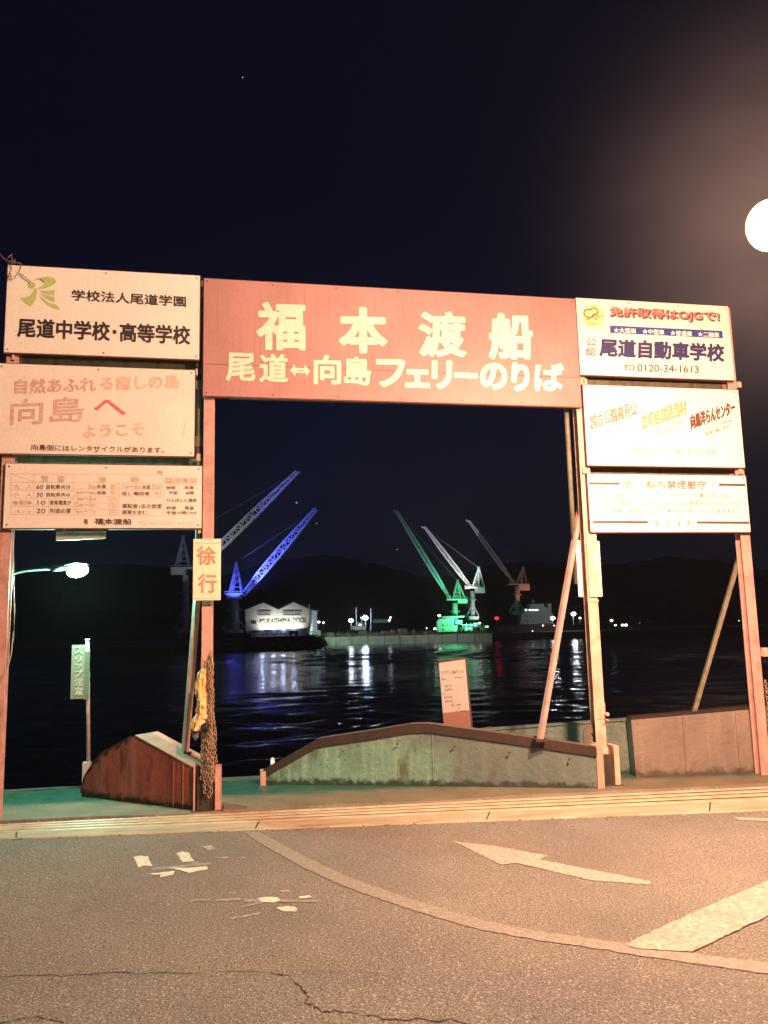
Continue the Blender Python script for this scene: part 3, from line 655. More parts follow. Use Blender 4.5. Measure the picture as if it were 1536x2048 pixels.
text(B6, '他の乗客に迷惑となる為、乗船をお断りさせて頂きます。', c7(234, 378), c7(234, 410), c7(1308, 413), M_n1, Y1, .008)
text(B6, '福　本　渡　船', c7(652, 458), c7(652, 514), c7(945, 517), M_greytext, Y1, .012)

# banner boards on the posts
def postboard(label, x0, x1, z0, z1, y):
    t = thing('post_board', label, 'sign', ((x0 + x1) / 2, y, z0))
    bm = NB(); box(bm, x0, x1, y, y + .012, z0, z1); obj('panel', bm, painted('postboard_cream', (.84, .78, .60), (.5, .35, .2), .12, .45), t, bevel=.002)
    bm = NB(); box(bm, x0 + .01, x1 - .008, y - .003, y - .0005, z1 - .045, z1 - .038); box(bm, x0 + .01, x1 - .008, y - .003, y - .0005, z0 + .018, z0 + .022); obj('batten', bm, M_redpale, t)
    return t
P1 = postboard('upright cream board with two orange-red characters, strapped to the post between lamp and blue crane', -.372, -.120, 1.885, 2.456, -.035)
cb = crop(360, 1060, 7.877); M_or = ink('ink_orange_red', (.62, .22, .15), .12)
text(P1, '徐', cb(270, 258), cb(270, 540), cb(558, 543), M_or, -.038, .02, .02, 'letter'); text(P1, '行', cb(286, 695), cb(290, 985), cb(576, 988), M_or, -.038, .02, .02, 'letter')
P2 = thing('post_board', 'blank white board fixed behind the salmon post at the right of the opening', 'sign', (3.6, .17, 1.86))
bm = NB(); box(bm, 3.505, 3.770, .1555, .1630, 1.865, 2.455); obj('panel', bm, M_white, P2, bevel=.003)
bm = NB(); box(bm, 3.57, 3.76, .164, .175, 2.0, 2.03); box(bm, 3.57, 3.76, .164, .175, 2.3, 2.33); obj('batten', bm, M_olive, P2)
P3 = thing('blank_board', 'narrow pale board hanging under the fare table', 'board', (-1.4, .1, 2.47))
bm = NB(); prism(bm, [onY(112, 1063, .1), onY(212, 1062, .1), onY(211, 1077, .1), onY(112, 1081, .1)], (0, .02, 0)); obj('panel', bm, painted('pale_board', (.34, .38, .34), (.2, .2, .15), .4), P3, bevel=.002)
bm = NB()
for x in (-1.55, -1.25): box(bm, x, x + .02, .122, .135, 2.47, 2.62)
obj('hanger', bm, M_olive, P3)

# twisted wire on the corner of the school board, loose cable on the left post
bm = NB(); c9 = crop(0, 480, 7.314)
for w in ([(8, 205), (40, 260), (100, 305), (160, 330), (230, 290)], [(100, 290), (130, 240), (180, 205), (170, 260), (190, 330), (160, 370), (110, 330)], [(110, 320), (170, 300), (230, 265), (220, 330), (160, 350)], [(150, 370), (165, 420), (130, 500), (120, 565), (150, 580), (185, 572), (160, 520), (145, 480)], [(318, 350), (290, 430), (240, 510), (215, 540)], [(200, 340), (260, 330), (318, 352)], [(285, 480), (350, 530), (410, 580), (450, 610)]):
    tube(bm, [onY(*c9(*p), -.02 - .01 * (k % 2)) for k, p in enumerate(w)], .0045, 5)
tag(obj('wire_tangle', bm, painted('old_wire', (.22, .16, .15), (.05, .03, .03), .6), None, True), 'tangle of old wire on the upper corner of the school board', 'wire')
bm = NB(); cab = [(25, 1062), (27, 1150), (29, 1230), (27, 1270), (22, 1310), (14, 1340), (2, 1362), (-8, 1370)]
tube(bm, [onY(*p, .04) for p in cab], .0055, 6); tag(obj('cable', bm, painted('grey_cable', (.42, .40, .36), (.2, .2, .2), .3), None, True), 'thin grey cable hanging in a bow beside the outermost left post', 'cable')

# ------------------------------------------------------------ ramp walls
def paintwall(name, base, alt, dirt, kind):
    s = N(name)
    big = s.noise(3, 5, lo=.4, hi=.65); c = s.mix(big, base, alt)
    dr = s.noise(1, 6, s.pos((9, 9, .7)), lo=.50, hi=.68, t0=0, t1=.75); c = s.mix(dr, c, dirt[0])
    dk = s.noise(1, 6, s.pos((5, 5, 1.6)), lo=.58, hi=.70, t0=0, t1=.85); c = s.mix(dk, c, dirt[1])
    sp = s.noise(38, 4, lo=.62, hi=.70); c = s.mix(sp, c, dirt[1])
    sx = s.n('ShaderNodeSeparateXYZ'); s.l(s.g.outputs['Position'], sx.inputs[0])
    # algae and splash dirt clinging to the foot of the wall, ragged upper edge
    hz = s.math('ADD', sx.outputs['Z'], s.math('MULTIPLY', s.noise(14, 5, lo=.2, hi=.8, t0=-1, t1=1), .05))
    ft = s.n('ShaderNodeMapRange'); ft.inputs[1].default_value = .07; ft.inputs[2].default_value = .025; s.l(hz, ft.inputs[0])
    if kind:   # the lamp's green light and the shade towards the post put into the colour
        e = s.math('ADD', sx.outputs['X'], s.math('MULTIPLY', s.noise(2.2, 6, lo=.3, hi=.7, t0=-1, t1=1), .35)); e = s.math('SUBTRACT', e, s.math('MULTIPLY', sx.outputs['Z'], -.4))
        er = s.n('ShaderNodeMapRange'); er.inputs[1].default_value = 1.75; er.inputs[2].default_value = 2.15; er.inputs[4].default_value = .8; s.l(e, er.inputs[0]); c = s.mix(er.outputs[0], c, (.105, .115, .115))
    c = s.mix(ft.outputs[0], c, dirt[2]); s.bump(s.math('ADD', s.math('MULTIPLY', sp, -.6), s.noise(20, 4)), .35, .008)
    return s.done(c, .55)
M_arch = paintwall('ramp_wall_teal_lit_shaded', (.17, .30, .23), (.125, .22, .18), ((.32, .47, .38), (.09, .085, .06), (.03, .045, .03)), 1)
M_wedge = paintwall('ramp_wall_red_paint', (.40, .105, .075), (.28, .08, .06), ((.42, .20, .19), (.11, .035, .03), (.03, .02, .015)), 0)
M_wing = paintwall('ramp_wall_pink_grey', (.235, .175, .155), (.185, .145, .13), ((.28, .215, .19), (.20, .13, .10), (.10, .07, .05)), 0)
M_wing2 = paintwall('ramp_wall_green_grey', (.17, .20, .17), (.13, .165, .15), ((.22, .27, .24), (.06, .06, .05), (.03, .045, .03)), 0)
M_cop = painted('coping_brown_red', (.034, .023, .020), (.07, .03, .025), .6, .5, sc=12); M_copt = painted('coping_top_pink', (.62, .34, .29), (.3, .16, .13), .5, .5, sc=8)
def smoothline(pts, n=6):
    out = []
    for i in range(len(pts) - 1):
        p0 = pts[max(i - 1, 0)]; p1 = pts[i]; p2 = pts[i + 1]; p3 = pts[min(i + 2, len(pts) - 1)]
        for k in range(n):
            t = k / n; out.append(tuple(.5 * ((2 * b) + (-a + c) * t + (2 * a - 5 * b + 4 * c - d) * t * t + (-a + 3 * b - 3 * c + d) * t ** 3) for a, b, c, d in zip(p0, p1, p2, p3)))
    return out + [tuple(pts[-1])]
A0, A1 = Vector((3.475, -.09, 0)), Vector((.319, 1.188, 0))
aw = thing('ramp_wall', 'humped grey-green wall with a dark red coping in the middle of the slip', 'wall', (1.9, .55, 0))
top = [onV(x, y, A0, A1) for x, y in smoothline([(527, 1539), (582, 1508), (630, 1481), (646, 1476), (759, 1459), (815, 1449.5), (842, 1448), (868, 1449), (973, 1463), (1100, 1481), (1193, 1495)], 2)]
bk = Vector((.40, .92, 0)).normalized() * .13
low = [p - Vector((0, 0, .082)) for p in top]
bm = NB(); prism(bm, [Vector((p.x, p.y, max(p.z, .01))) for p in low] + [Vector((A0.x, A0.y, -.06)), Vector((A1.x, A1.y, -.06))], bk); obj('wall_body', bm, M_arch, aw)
bm = NB(); fo = -bk.normalized() * .02
for a, b in zip(top, top[1:]):
    q = [a + fo, b + fo, b + bk * 1.1, a + bk * 1.1]; lo = [v - Vector((0, 0, .084)) for v in q]
    V = [bm.verts.new(v) for v in q + lo]
    for f in ((0, 1, 2, 3), (7, 6, 5, 4), (0, 4, 5, 1), (2, 6, 7, 3)): bm.faces.new([V[i] for i in f])
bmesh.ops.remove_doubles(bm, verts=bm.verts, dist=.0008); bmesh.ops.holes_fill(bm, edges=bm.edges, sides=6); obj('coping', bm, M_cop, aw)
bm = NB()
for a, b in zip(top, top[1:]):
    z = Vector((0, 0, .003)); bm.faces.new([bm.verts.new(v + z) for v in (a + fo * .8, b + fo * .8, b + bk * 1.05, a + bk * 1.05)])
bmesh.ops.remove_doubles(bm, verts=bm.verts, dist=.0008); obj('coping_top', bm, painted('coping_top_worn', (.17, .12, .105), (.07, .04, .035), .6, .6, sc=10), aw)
e = Vector((A0.x, A0.y, 0)); bm = NB(); box(bm, e.x, e.x + .07, e.y - .02, e.y + .16, -.02, .405); obj('end_plate', bm, M_copt, aw, bevel=.004)
e = A1; bm = NB(); box(bm, e.x - .035, e.x + .02, e.y - .03, e.y + .12, -.02, .13); obj('end_plate', bm, M_copt, aw)
bm = NB(); p = onV(542, 1530, A0, A1); tube(bm, [p + Vector((.02, .06, -.1)), p + Vector((.02, .06, .05))], .022, 10); tube(bm, [p + Vector((.02, .06, .05)), p + Vector((.02, .06, .066))], [.022, .01], 10); obj('stub_pipe', bm, M_white, aw, True)

fr = -bk.normalized() * .004
for t_ in (.47,):
    p = A0.lerp(A1, t_); j = min(range(len(top)), key=lambda i: (top[i].x - p.x) ** 2); zt = top[j].z - .085; q = p + fr
    bm = NB(); bar(bm, q + Vector((0, 0, .0)), q + Vector((0, 0, zt)), .012, .006); obj('weld_seam', bm, M_arch, aw)
for t_, zz in ((.05, .30), (.22, .36), (.38, .42), (.55, .44), (.72, .36)):
    p = A0.lerp(A1, t_) + fr; bm = NB()
    for s_ in (-.09, .09): tube(bm, [p + Vector((s_, 0, zz - .02)), p + Vector((s_, -.012, zz - .02))], .011, 6)
    o = obj('bolt', bm, M_dark, aw)
W0, W1 = Vector((-.352, .072, 0)), Vector((-1.498, 1.138, 0))
wd = thing('ramp_wall', 'short dark red wedge-shaped wall with a sloping pink top at the left post', 'wall', (-.9, .6, 0))
wt = [onV(x, y, W0, W1) for x, y in ((388, 1536), (272, 1472))] + [onV(x, y, W0, W1) for x, y in smoothline([(258, 1477), (235, 1490), (205, 1508), (185, 1532), (170, 1556), (163, 1584)], 4)]
bw = Vector((.66, .75, 0)).normalized() * .27
bm = NB(); prism(bm, [W0 + Vector((0, 0, -.04))] + [Vector((p.x, p.y, p.z)) for p in wt] + [W1 + Vector((0, 0, -.04))], bw); obj('wall_body', bm, M_wedge, wd)
bm = NB(); g = -bw.normalized() * .012; a, b = wt[0], wt[1]; prism(bm, [a + g + Vector((.0, 0, .001)), b + g + Vector((0, 0, .001)), b + bw * 1.03 + Vector((0, 0, .001)), a + bw * 1.03 + Vector((0, 0, .001))], (0, 0, .010)); obj('top_plate', bm, M_copt, wd)
bm = NB()
for a, b in zip(wt[2:], wt[3:]): prism(bm, [a + g * 1.2, b + g * 1.2, b + bw, a + bw], (0, 0, .016))
obj('rubber_edge', bm, M_dark, wd)
for i_ in range(2, len(wt) - 1, 3):
    a, b = wt[i_], wt[i_ + 1]; z_ = Vector((0, 0, -.032)); bm = NB(); prism(bm, [a + g * .6, b + g * .6, b + g * .6 + z_, a + g * .6 + z_], g * .8); obj('rubber_block', bm, M_dark, wd)
bm = NB(); d = (W0 - W1).normalized(); prism(bm, [W0 + g * .5, W0 + g * .5 + Vector((0, 0, .385)), W0 + g * .5 + d * .06 + Vector((0, 0, .36)), W0 + g * .5 + d * .06], bw * .4); obj('end_plate', bm, M_dark, wd)
for k, t in enumerate((.08, .16)):
    p = W0.lerp(W1, t) + g * .6; bm = NB(); box(bm, p.x - .008, p.x + .008, p.y - .004, p.y + .01, .01, .40 + .08 * t); obj('rib', bm, M_wedge, wd)

S0, S1 = Vector((5.9, .13, 0)), Vector((4.12, .36, 0))
ww = thing('ramp_wall', 'long low pinkish wall running off behind the outermost right post', 'wall', (4.6, .2, 0))
a = onV(1536, 1413, S0, S1); b = onV(1262, 1437, S0, S1); a = b + (a - b) * ((S0 - S1).length / (Vector((a.x - b.x, a.y - b.y, 0))).length)
n = Vector((.13, .99, 0)).normalized() * .14
bm = NB(); prism(bm, [S0 + Vector((0, 0, -.05)), a, b, S1 + Vector((0, 0, -.05))], n); obj('wall_body', bm, M_wing, ww)
bm = NB(); prism(bm, [a - n * .12, b - n * .12, b + n * 1.1, a + n * 1.1], (0, 0, .012)); obj('coping', bm, M_cop, ww)
for t_ in (.30, .62):
    p = S1.lerp(S0, t_) - n.normalized() * .004; bm = NB(); bar(bm, p, p + Vector((0, 0, .60 + .06 * t_)), .012, .006); obj('weld_seam', bm, M_wing, ww)
w2 = thing('ramp_wall', 'far green-grey wall section seen between the humped wall and the salmon post', 'wall', (3.4, .9, 0))
a = onZ(1266, 1440, .56); b = onZ(960, 1467, .40); b.y = a.y + (b.y - a.y) + .2
bm = NB(); prism(bm, [Vector((a.x, a.y, -.08)), a, b, Vector((b.x, b.y, -.08))], n); obj('wall_body', bm, M_wing2, w2)
bm = NB(); prism(bm, [a - n * .1, b - n * .1, b + n * 1.05, a + n * 1.05], (0, 0, .012)); obj('coping', bm, M_wing2, w2)
# steel eye plate behind the post
ep = thing('eye_plate', 'dark round steel plate with a lifting eye, beside the foot of the salmon post', 'fitting', (3.5, .1, .3))
c0 = onY(1185, 1474, .12); bm = NB(); ring = [c0 + Vector((.098 * math.cos(a), 0, .125 * math.sin(a))) for a in [i * 2 * PI / 24 for i in range(24)]]
hole = [c0 + Vector((-.008 + .022 * math.cos(a), 0, .040 * math.sin(a))) for a in [i * 2 * PI / 24 for i in range(24)]]
for off in (0, .016):
    pass
V = [[bm.verts.new(p + Vector((0, o, 0))) for p in r] for o in (0, .018) for r in (ring, hole)]
for k in range(24):
    j = (k + 1) % 24
    for A, B in ((0, 1), (2, 3), (0, 2), (1, 3)): bm.faces.new((V[A][k], V[A][j], V[B][j], V[B][k]))
obj('plate', bm, painted('eye_steel', (.16, .13, .11), (.05, .03, .02), .6, .5, sc=20), ep)
bm = NB(); prism(bm, [c0 + Vector((.02, .004, -.02)), c0 + Vector((.13, .004, -.05)), c0 + Vector((.13, .004, -.30)), c0 + Vector((.0, .004, -.14))], (0, .014, 0)); obj('arm', bm, M_dark, ep)

# ------------------------------------------------------------ hanging chains, cloth
def chain_mesh(L, pitch=.034, seed=0):
    rnd = random.Random(seed); bm = NB(); n = int(L / pitch)
    for k in range(n):
        z = -pitch * k; x = .006 * math.sin(k * .45 + seed); y = .004 * math.sin(k * .7 + seed * 2); rot = (PI / 2 if k % 2 else 0) + .5 + rnd.uniform(-.3, .3)
        R = .0145; r = .0052; N1, N2 = 8, 5; rg = []
        for i in range(N1):
            a = 2 * PI * i / N1; cx, cz = R * math.cos(a), (R * 1.45) * math.sin(a); row = []
            for j in range(N2):
                b = 2 * PI * j / N2; px = cx + r * math.cos(b) * math.cos(a); pz = cz + r * math.cos(b) * math.sin(a); py = r * math.sin(b)
                row.append(bm.verts.new((x + px * math.cos(rot) - py * math.sin(rot), y + px * math.sin(rot) + py * math.cos(rot), z + pz)))
            rg.append(row)
        for i in range(N1):
            for j in range(N2): bm.faces.new((rg[i][j], rg[(i + 1) % N1][j], rg[(i + 1) % N1][(j + 1) % N2], rg[i][(j + 1) % N2]))
    me = bpy.data.meshes.new('chain'); bm.to_mesh(me); bm.free()
    for p in me.polygons: p.use_smooth = True
    return me
M_chain = painted('rusty_chain', (.36, .24, .15), (.11, .055, .03), .8, .55, streak=False, sc=30)
CM = []
for k in range(3):
    m = chain_mesh(1.0, seed=k); m.materials.append(M_chain); CM.append(m)
# (x at top, x at bottom, top z, bottom z, y)
for k, (xt, xb, zt, zb, y) in enumerate([(-.232, -.262, 1.33, .30, -.008), (-.222, -.240, 1.37, .16, -.022), (-.214, -.215, 1.40, .09, -.03), (-.205, -.190, 1.36, .12, -.022), (-.198, -.168, 1.30, .22, -.006), (-.236, -.285, 1.05, .26, -.014), (-.196, -.150, 1.12, .40, -.014), (-.215, -.228, 1.22, .24, -.045), (-.205, -.200, 1.1, .18, -.047), (-.225, -.252, .95, .14, -.034), (-.2, -.175, .85, .25, -.036)]):
    o = bpy.data.objects.new('chain', CM[k % 3]); COL.objects.link(o); o.location = (xt, y, zt); d = Vector((xb - xt, 0, zb - zt)); o.scale = (1, 1, d.length); o.rotation_euler = (0, math.atan2(-(xb - xt), -(zb - zt)) , 0)
    tag(o, 'rusty steel chain in the thick bundle hanging on the left post', 'chain', 'chains hanging down the left post')
m = chain_mesh(1.0, seed=5); m.materials.append(M_chain)
for k, x in enumerate((5.472, 5.492, 5.512)):
    o = bpy.data.objects.new('chain', m); COL.objects.link(o); o.location = (x, .02 - .01 * k, .95 - .1 * k); o.scale = (1, 1, .85 - .1 * k); o.rotation_euler = (0, 0, k)
    tag(o, 'rusty steel chain hanging against the outermost right post', 'chain', 'chains hanging on the outermost right post')
# yellow cloth bundled and tied to the left post
def cloth(name, mat, outline, y, depth, seed, label, cat, folds=7):
    """a hanging gathered cloth: closed tube of cloth whose section follows the outline's width, with folds"""
    rnd = random.Random(seed); bm = NB(); rows = []
    n = len(outline); K = 28
    for i, (xl, xr, yy) in enumerate(outline):
        a, b = onY(xl, yy, y), onY(xr, yy, y); c = (a + b) / 2; hw = (b.x - a.x) / 2; row = []
        for k in range(K):
            t = 2 * PI * k / K; f = 1 + .20 * math.sin(folds * t + seed + .5 * math.sin(i * .35)) + .10 * math.sin(3 * t + i * .5) + .03 * rnd.uniform(-1, 1)
            q = noise.noise_vector(Vector((math.cos(t) * 2.2, math.sin(t) * 2.2, i * .33 + seed))) * .5 + noise.noise_vector(Vector((math.cos(t) * 5, math.sin(t) * 5, i * .8 + seed))) * .3
            row.append(bm.verts.new((c.x + hw * math.cos(t) * (.86 + .22 * f) + q.x * hw * .7, c.y + depth * math.sin(t) * f + q.y * .03, c.z + q.z * .02)))
        rows.append(row)
    for A, B in zip(rows, rows[1:]):
        for k in range(K): bm.faces.new((A[k], A[(k + 1) % K], B[(k + 1) % K], B[k]))
    bm.faces.new(rows[0]); bm.faces.new(rows[-1][::-1])
    return tag(obj(name, bm, mat, None, True), label, cat)
s = N('yellow_tarpaulin'); s.bump(s.noise(1, 3, s.pos((60, 60, 5))), .5, .01)
M_yc = s.done(s.mix(s.noise(7, 4), (.66, .36, .07), (.84, .64, .36)), .5)
ol = [(403, 409, 1338), (397, 411, 1346), (394, 412, 1356), (392, 412, 1370), (391, 412, 1384), (393, 412, 1394), (395, 411, 1402), (395, 412, 1412), (393, 413, 1420), (393, 413, 1428), (388, 413, 1436), (383, 412, 1444), (382, 410, 1452), (384, 404, 1458), (388, 398, 1461)]
cloth('yellow_cloth', M_yc, smoothline(ol, 3), -.03, .045, 2, 'crumpled yellow tarpaulin tied to the chained left post', 'cloth')
cloth('black_bag', painted('black_rubber', (.02, .02, .022), (.01, .01, .01), .3, .4, streak=False), smoothline([(408, 412, 1446), (404, 417, 1450), (403, 418, 1456), (405, 416, 1462), (409, 413, 1465)], 3), -.085, .03, 4, 'small black bag hooked under the yellow tarpaulin', 'bag', 3)
cloth('grey_rag', painted('grey_rag_cloth', (.26, .25, .28), (.12, .12, .13), .4, .8, streak=False), smoothline([(388, 400, 1459), (384, 401, 1464), (385, 399, 1470), (388, 396, 1476), (390, 393, 1480)], 3), -.01, .02, 6, 'grey rag poking out below the yellow tarpaulin', 'rag', 4)

# ------------------------------------------------------------ notice board in the slip, slip-warning sign, mercury lamp
nb = thing('notice_board', 'leaning whitish notice board with faint handwriting behind the humped wall', 'sign', (2.0, .75, .5))
Yn = .80; Q = [onY(878, 1326, Yn), onY(930, 1318, Yn), onY(939, 1421, Yn), onY(886, 1426, Yn)]; QL = [onY(886, 1426.3, Yn), onY(939, 1421.3, Yn), onY(943, 1462, Yn), onY(889, 1466, Yn)]
bm = NB(); prism(bm, Q, (0, .02, 0)); obj('panel', bm, painted('notice_white', (.40, .36, .35), (.3, .2, .17), .3), nb, bevel=.001)
bm = NB(); prism(bm, QL, (0, .02, 0)); obj('lower_board', bm, painted('notice_red', (.24, .11, .095), (.2, .1, .08), .5), nb)
bm = NB(); prism(bm, [Q[0] + Vector((-.01, -.004, 0)), Q[1] + Vector((.012, -.004, 0)), Q[1] + Vector((.012, -.004, .022)), Q[0] + Vector((-.01, -.004, .022))], (0, .034, 0)); bar(bm, Q[1] + Vector((.006, .01, 0)), QL[2] + Vector((.006, .01, 0)), .01, .03); obj('frame', bm, M_dark, nb)
# the handwriting cannot be read in the photograph: short strokes only
rnd = random.Random(3); sg = []
cn = crop(480, 1280, 2.844)
for x0, x1, y, h in ((1146, 1268, 186, 12), (1148, 1170, 225, 8), (1222, 1260, 215, 8), (1160, 1200, 262, 8), (1162, 1208, 284, 8), (1152, 1165, 308, 6), (1164, 1208, 325, 8), (1166, 1206, 350, 8), (1202, 1256, 368, 8), (1236, 1254, 387, 8), (1228, 1290, 406, 8)):
    x = x0
    while x < x1:
        for _ in range(2):
            sg.append((cn(x + rnd.uniform(0, 4), y + rnd.uniform(-h, h) / 1.2 - (x - x0) * .04), cn(x + rnd.uniform(3, 8), y + rnd.uniform(-h, h) / 1.2 - (x - x0) * .04)))
        x += 9
lines(nb, 'handwriting', sg, .0055, M_black, Yn - .003)

sp = thing('slip_warning_sign', 'narrow green-lit sign with vertical white writing on a thin pole beyond the red wedge wall', 'sign', onY(172, 1540, 1.5))
Ys = 1.5; bx0 = onY(144, 1290, Ys); bx1 = onY(171, 1290, Ys); bz = onY(146, 1398, Ys)
bm = NB(); box(bm, bx0.x, bx1.x, Ys, Ys + .02, bz.z, bx0.z); obj('panel', bm, painted('slip_panel', (.22, .19, .15), (.3, .36, .3), .25), sp, bevel=.002)
bm = NB(); q = onY(174, 1300, Ys); box(bm, bx1.x, bx1.x + .05, Ys - .01, Ys + .0, bz.z - .01, bx0.z - .07); obj('pole_sleeve', bm, painted('slip_sleeve', (.11, .14, .09), (.2, .2, .1), .3), sp)
bm = NB(); tube(bm, [onY(175, 1282, Ys + .02), onY(177, 1543, Ys + .02)], .021, 10); obj('pole', bm, painted('slip_pole', (.42, .33, .30), (.2, .12, .1), .5, sc=15), sp, True)
bm = NB(); a = onY(175, 1280, Ys + .02); box(bm, a.x - .022, a.x + .024, a.y - .02, a.y + .02, a.z - .0, a.z + .012); obj('cap', bm, M_white, sp)
bm = NB(); a = onY(174, 1530, Ys + .02); box(bm, a.x - .04, a.x + .04, a.y - .04, a.y + .04, -.05, a.z + .03); obj('base_block', bm, painted('base_grey', (.40, .38, .36), (.2, .2, .2), .4), sp, bevel=.006)
cs = crop(0, 1240, 3.339); M_sl = ink('ink_slip', (.38, .40, .36))
for ch, y0, y1, x0, x1 in (('ス', 180, 226, 500, 550), ('リ', 238, 278, 506, 546), ('ッ', 290, 322, 506, 545), ('プ', 333, 378, 500, 550), ('注', 388, 436, 500, 552), ('意', 448, 500, 500, 552)):
    text(sp, ch, cs(x0, y0), cs(x0, y1), cs(x1, y1 + 1), M_sl, Ys - .003, .03)

M_merc = emit('mercury_lens', (.55, 1, .82), 26); M_hood = painted('lamp_hood', (.12, .13, .12), (.12, .12, .1), .4)
sl = thing('slip_lamp', 'lit green-white mercury lamp on a curved arm over the slip', 'lamp', (LAMP_G.x, LAMP_G.y, LAMP_G.z - .1))
bm = NB(); sphere(bm, (0, 0, 0), .5, 20, 12, (.225, .16, .135)); M4 = Matrix.Translation(LAMP_G) @ Matrix.Rotation(-.16, 4, 'Y'); bmesh.ops.transform(bm, matrix=M4, verts=bm.verts); obj('lens', bm, M_merc, sl, True)
yl = LAMP_G.y; a = onY(112, 1137, yl)
bm = NB(); tube(bm, [onY(104, 1137, yl), onY(137, 1134, yl)], .034, 12); obj('socket', bm, M_hood, sl, True)
bm = NB(); prism(bm, [onY(128, 1129, yl - .09), onY(150, 1123, yl - .09), onY(174, 1126, yl - .09), onY(174, 1128, yl - .09), onY(150, 1125.5, yl - .09), onY(128, 1131, yl - .09)], (0, .18, 0)); obj('hood', bm, M_hood, sl)
bm = NB(); tube(bm, [onY(x, y, yl) for x, y in smoothline([(-60, 1230), (-30, 1185), (0, 1158), (30, 1146), (60, 1140), (108, 1137)])], .017, 8); obj('arm', bm, painted('lamp_arm', (.16, .17, .16), (.2, .2, .2), .3), sl, True)
bm = NB(); a = onY(-60, 1230, yl); tube(bm, [(a.x, a.y, a.z + .15), (a.x, a.y, WZ - 1)], .05, 10); obj('pole', bm, M_hood, sl, True)

# ------------------------------------------------------------ sodium street lamp and added fill lamp
M_sod = emit('sodium_lens', (1, .66, .33), 2.7)
def street_lamp(L, label, out, zb=0.0):
    t = thing('street_lamp', label, 'street lamp', (L.x + out.x, L.y + out.y, zb))
    bm = NB(); sphere(bm, L, .5, 28, 16, (.31, .31, .34)); obj('lens', bm, M_sod, t, True)
    bm = NB(); d = out.normalized(); tube(bm, [L + d * .13, L + d * .20, L + d * .34], [.10, .11, .06], 16); obj('hood', bm, M_hood, t, True)
    d = out.normalized(); bm = NB(); e = L + out; tube(bm, [L + d * .30, L + d * .5 + Vector((0, 0, .03)), L + out * .6 + Vector((0, 0, .08)), e + Vector((0, 0, -.2))], .03, 10); obj('arm', bm, M_hood, t, True)
    bm = NB(); tube(bm, [(e.x, e.y, zb), (e.x, e.y, e.z - .15)], [.09, .055], 14); obj('pole', bm, M_hood, t, True)
    return t
street_lamp(LAMP_A, 'glaring sodium street lamp at the end of an arm beside the right sign column', Vector((1.9, -.5, 0)))
street_lamp(LAMP_FILL, 'added fill lamp on a pole behind the camera, out of view', Vector((2.6, .2, 0)))

# ============================================================ the far shore
FH = Vector((FW.x, FW.y, 0)).normalized(); RH = Vector((FH.y, -FH.x, 0))
def lattice(a, b, wa, wm, wb, bays, cr, wr, bm=None):
    bm = bm or NB(); d = (b - a).normalized(); s = d.cross(FH).normalized(); n = d.cross(s).normalized(); prev = None
    for i in range(bays + 1):
        t = i / bays; w = wa + (wm - wa) * min(1, t / .25) if t < .25 else (wm if t < .6 else wm + (wb - wm) * (t - .6) / .4)
        c = a + (b - a) * t; q = [c + s * w / 2 * i_ + n * w / 2 * j_ for i_, j_ in ((-1, -1), (1, -1), (1, 1), (-1, 1))]
        if prev:
            for k in range(4):
                bar(bm, prev[k], q[k], cr); j = (k + 1) % 4
                bar(bm, prev[k], q[j], wr) if i % 2 else bar(bm, prev[j], q[k], wr)
        for k in range(4): bar(bm, q[k], q[(k + 1) % 4], wr)
        prev = q
    return bm
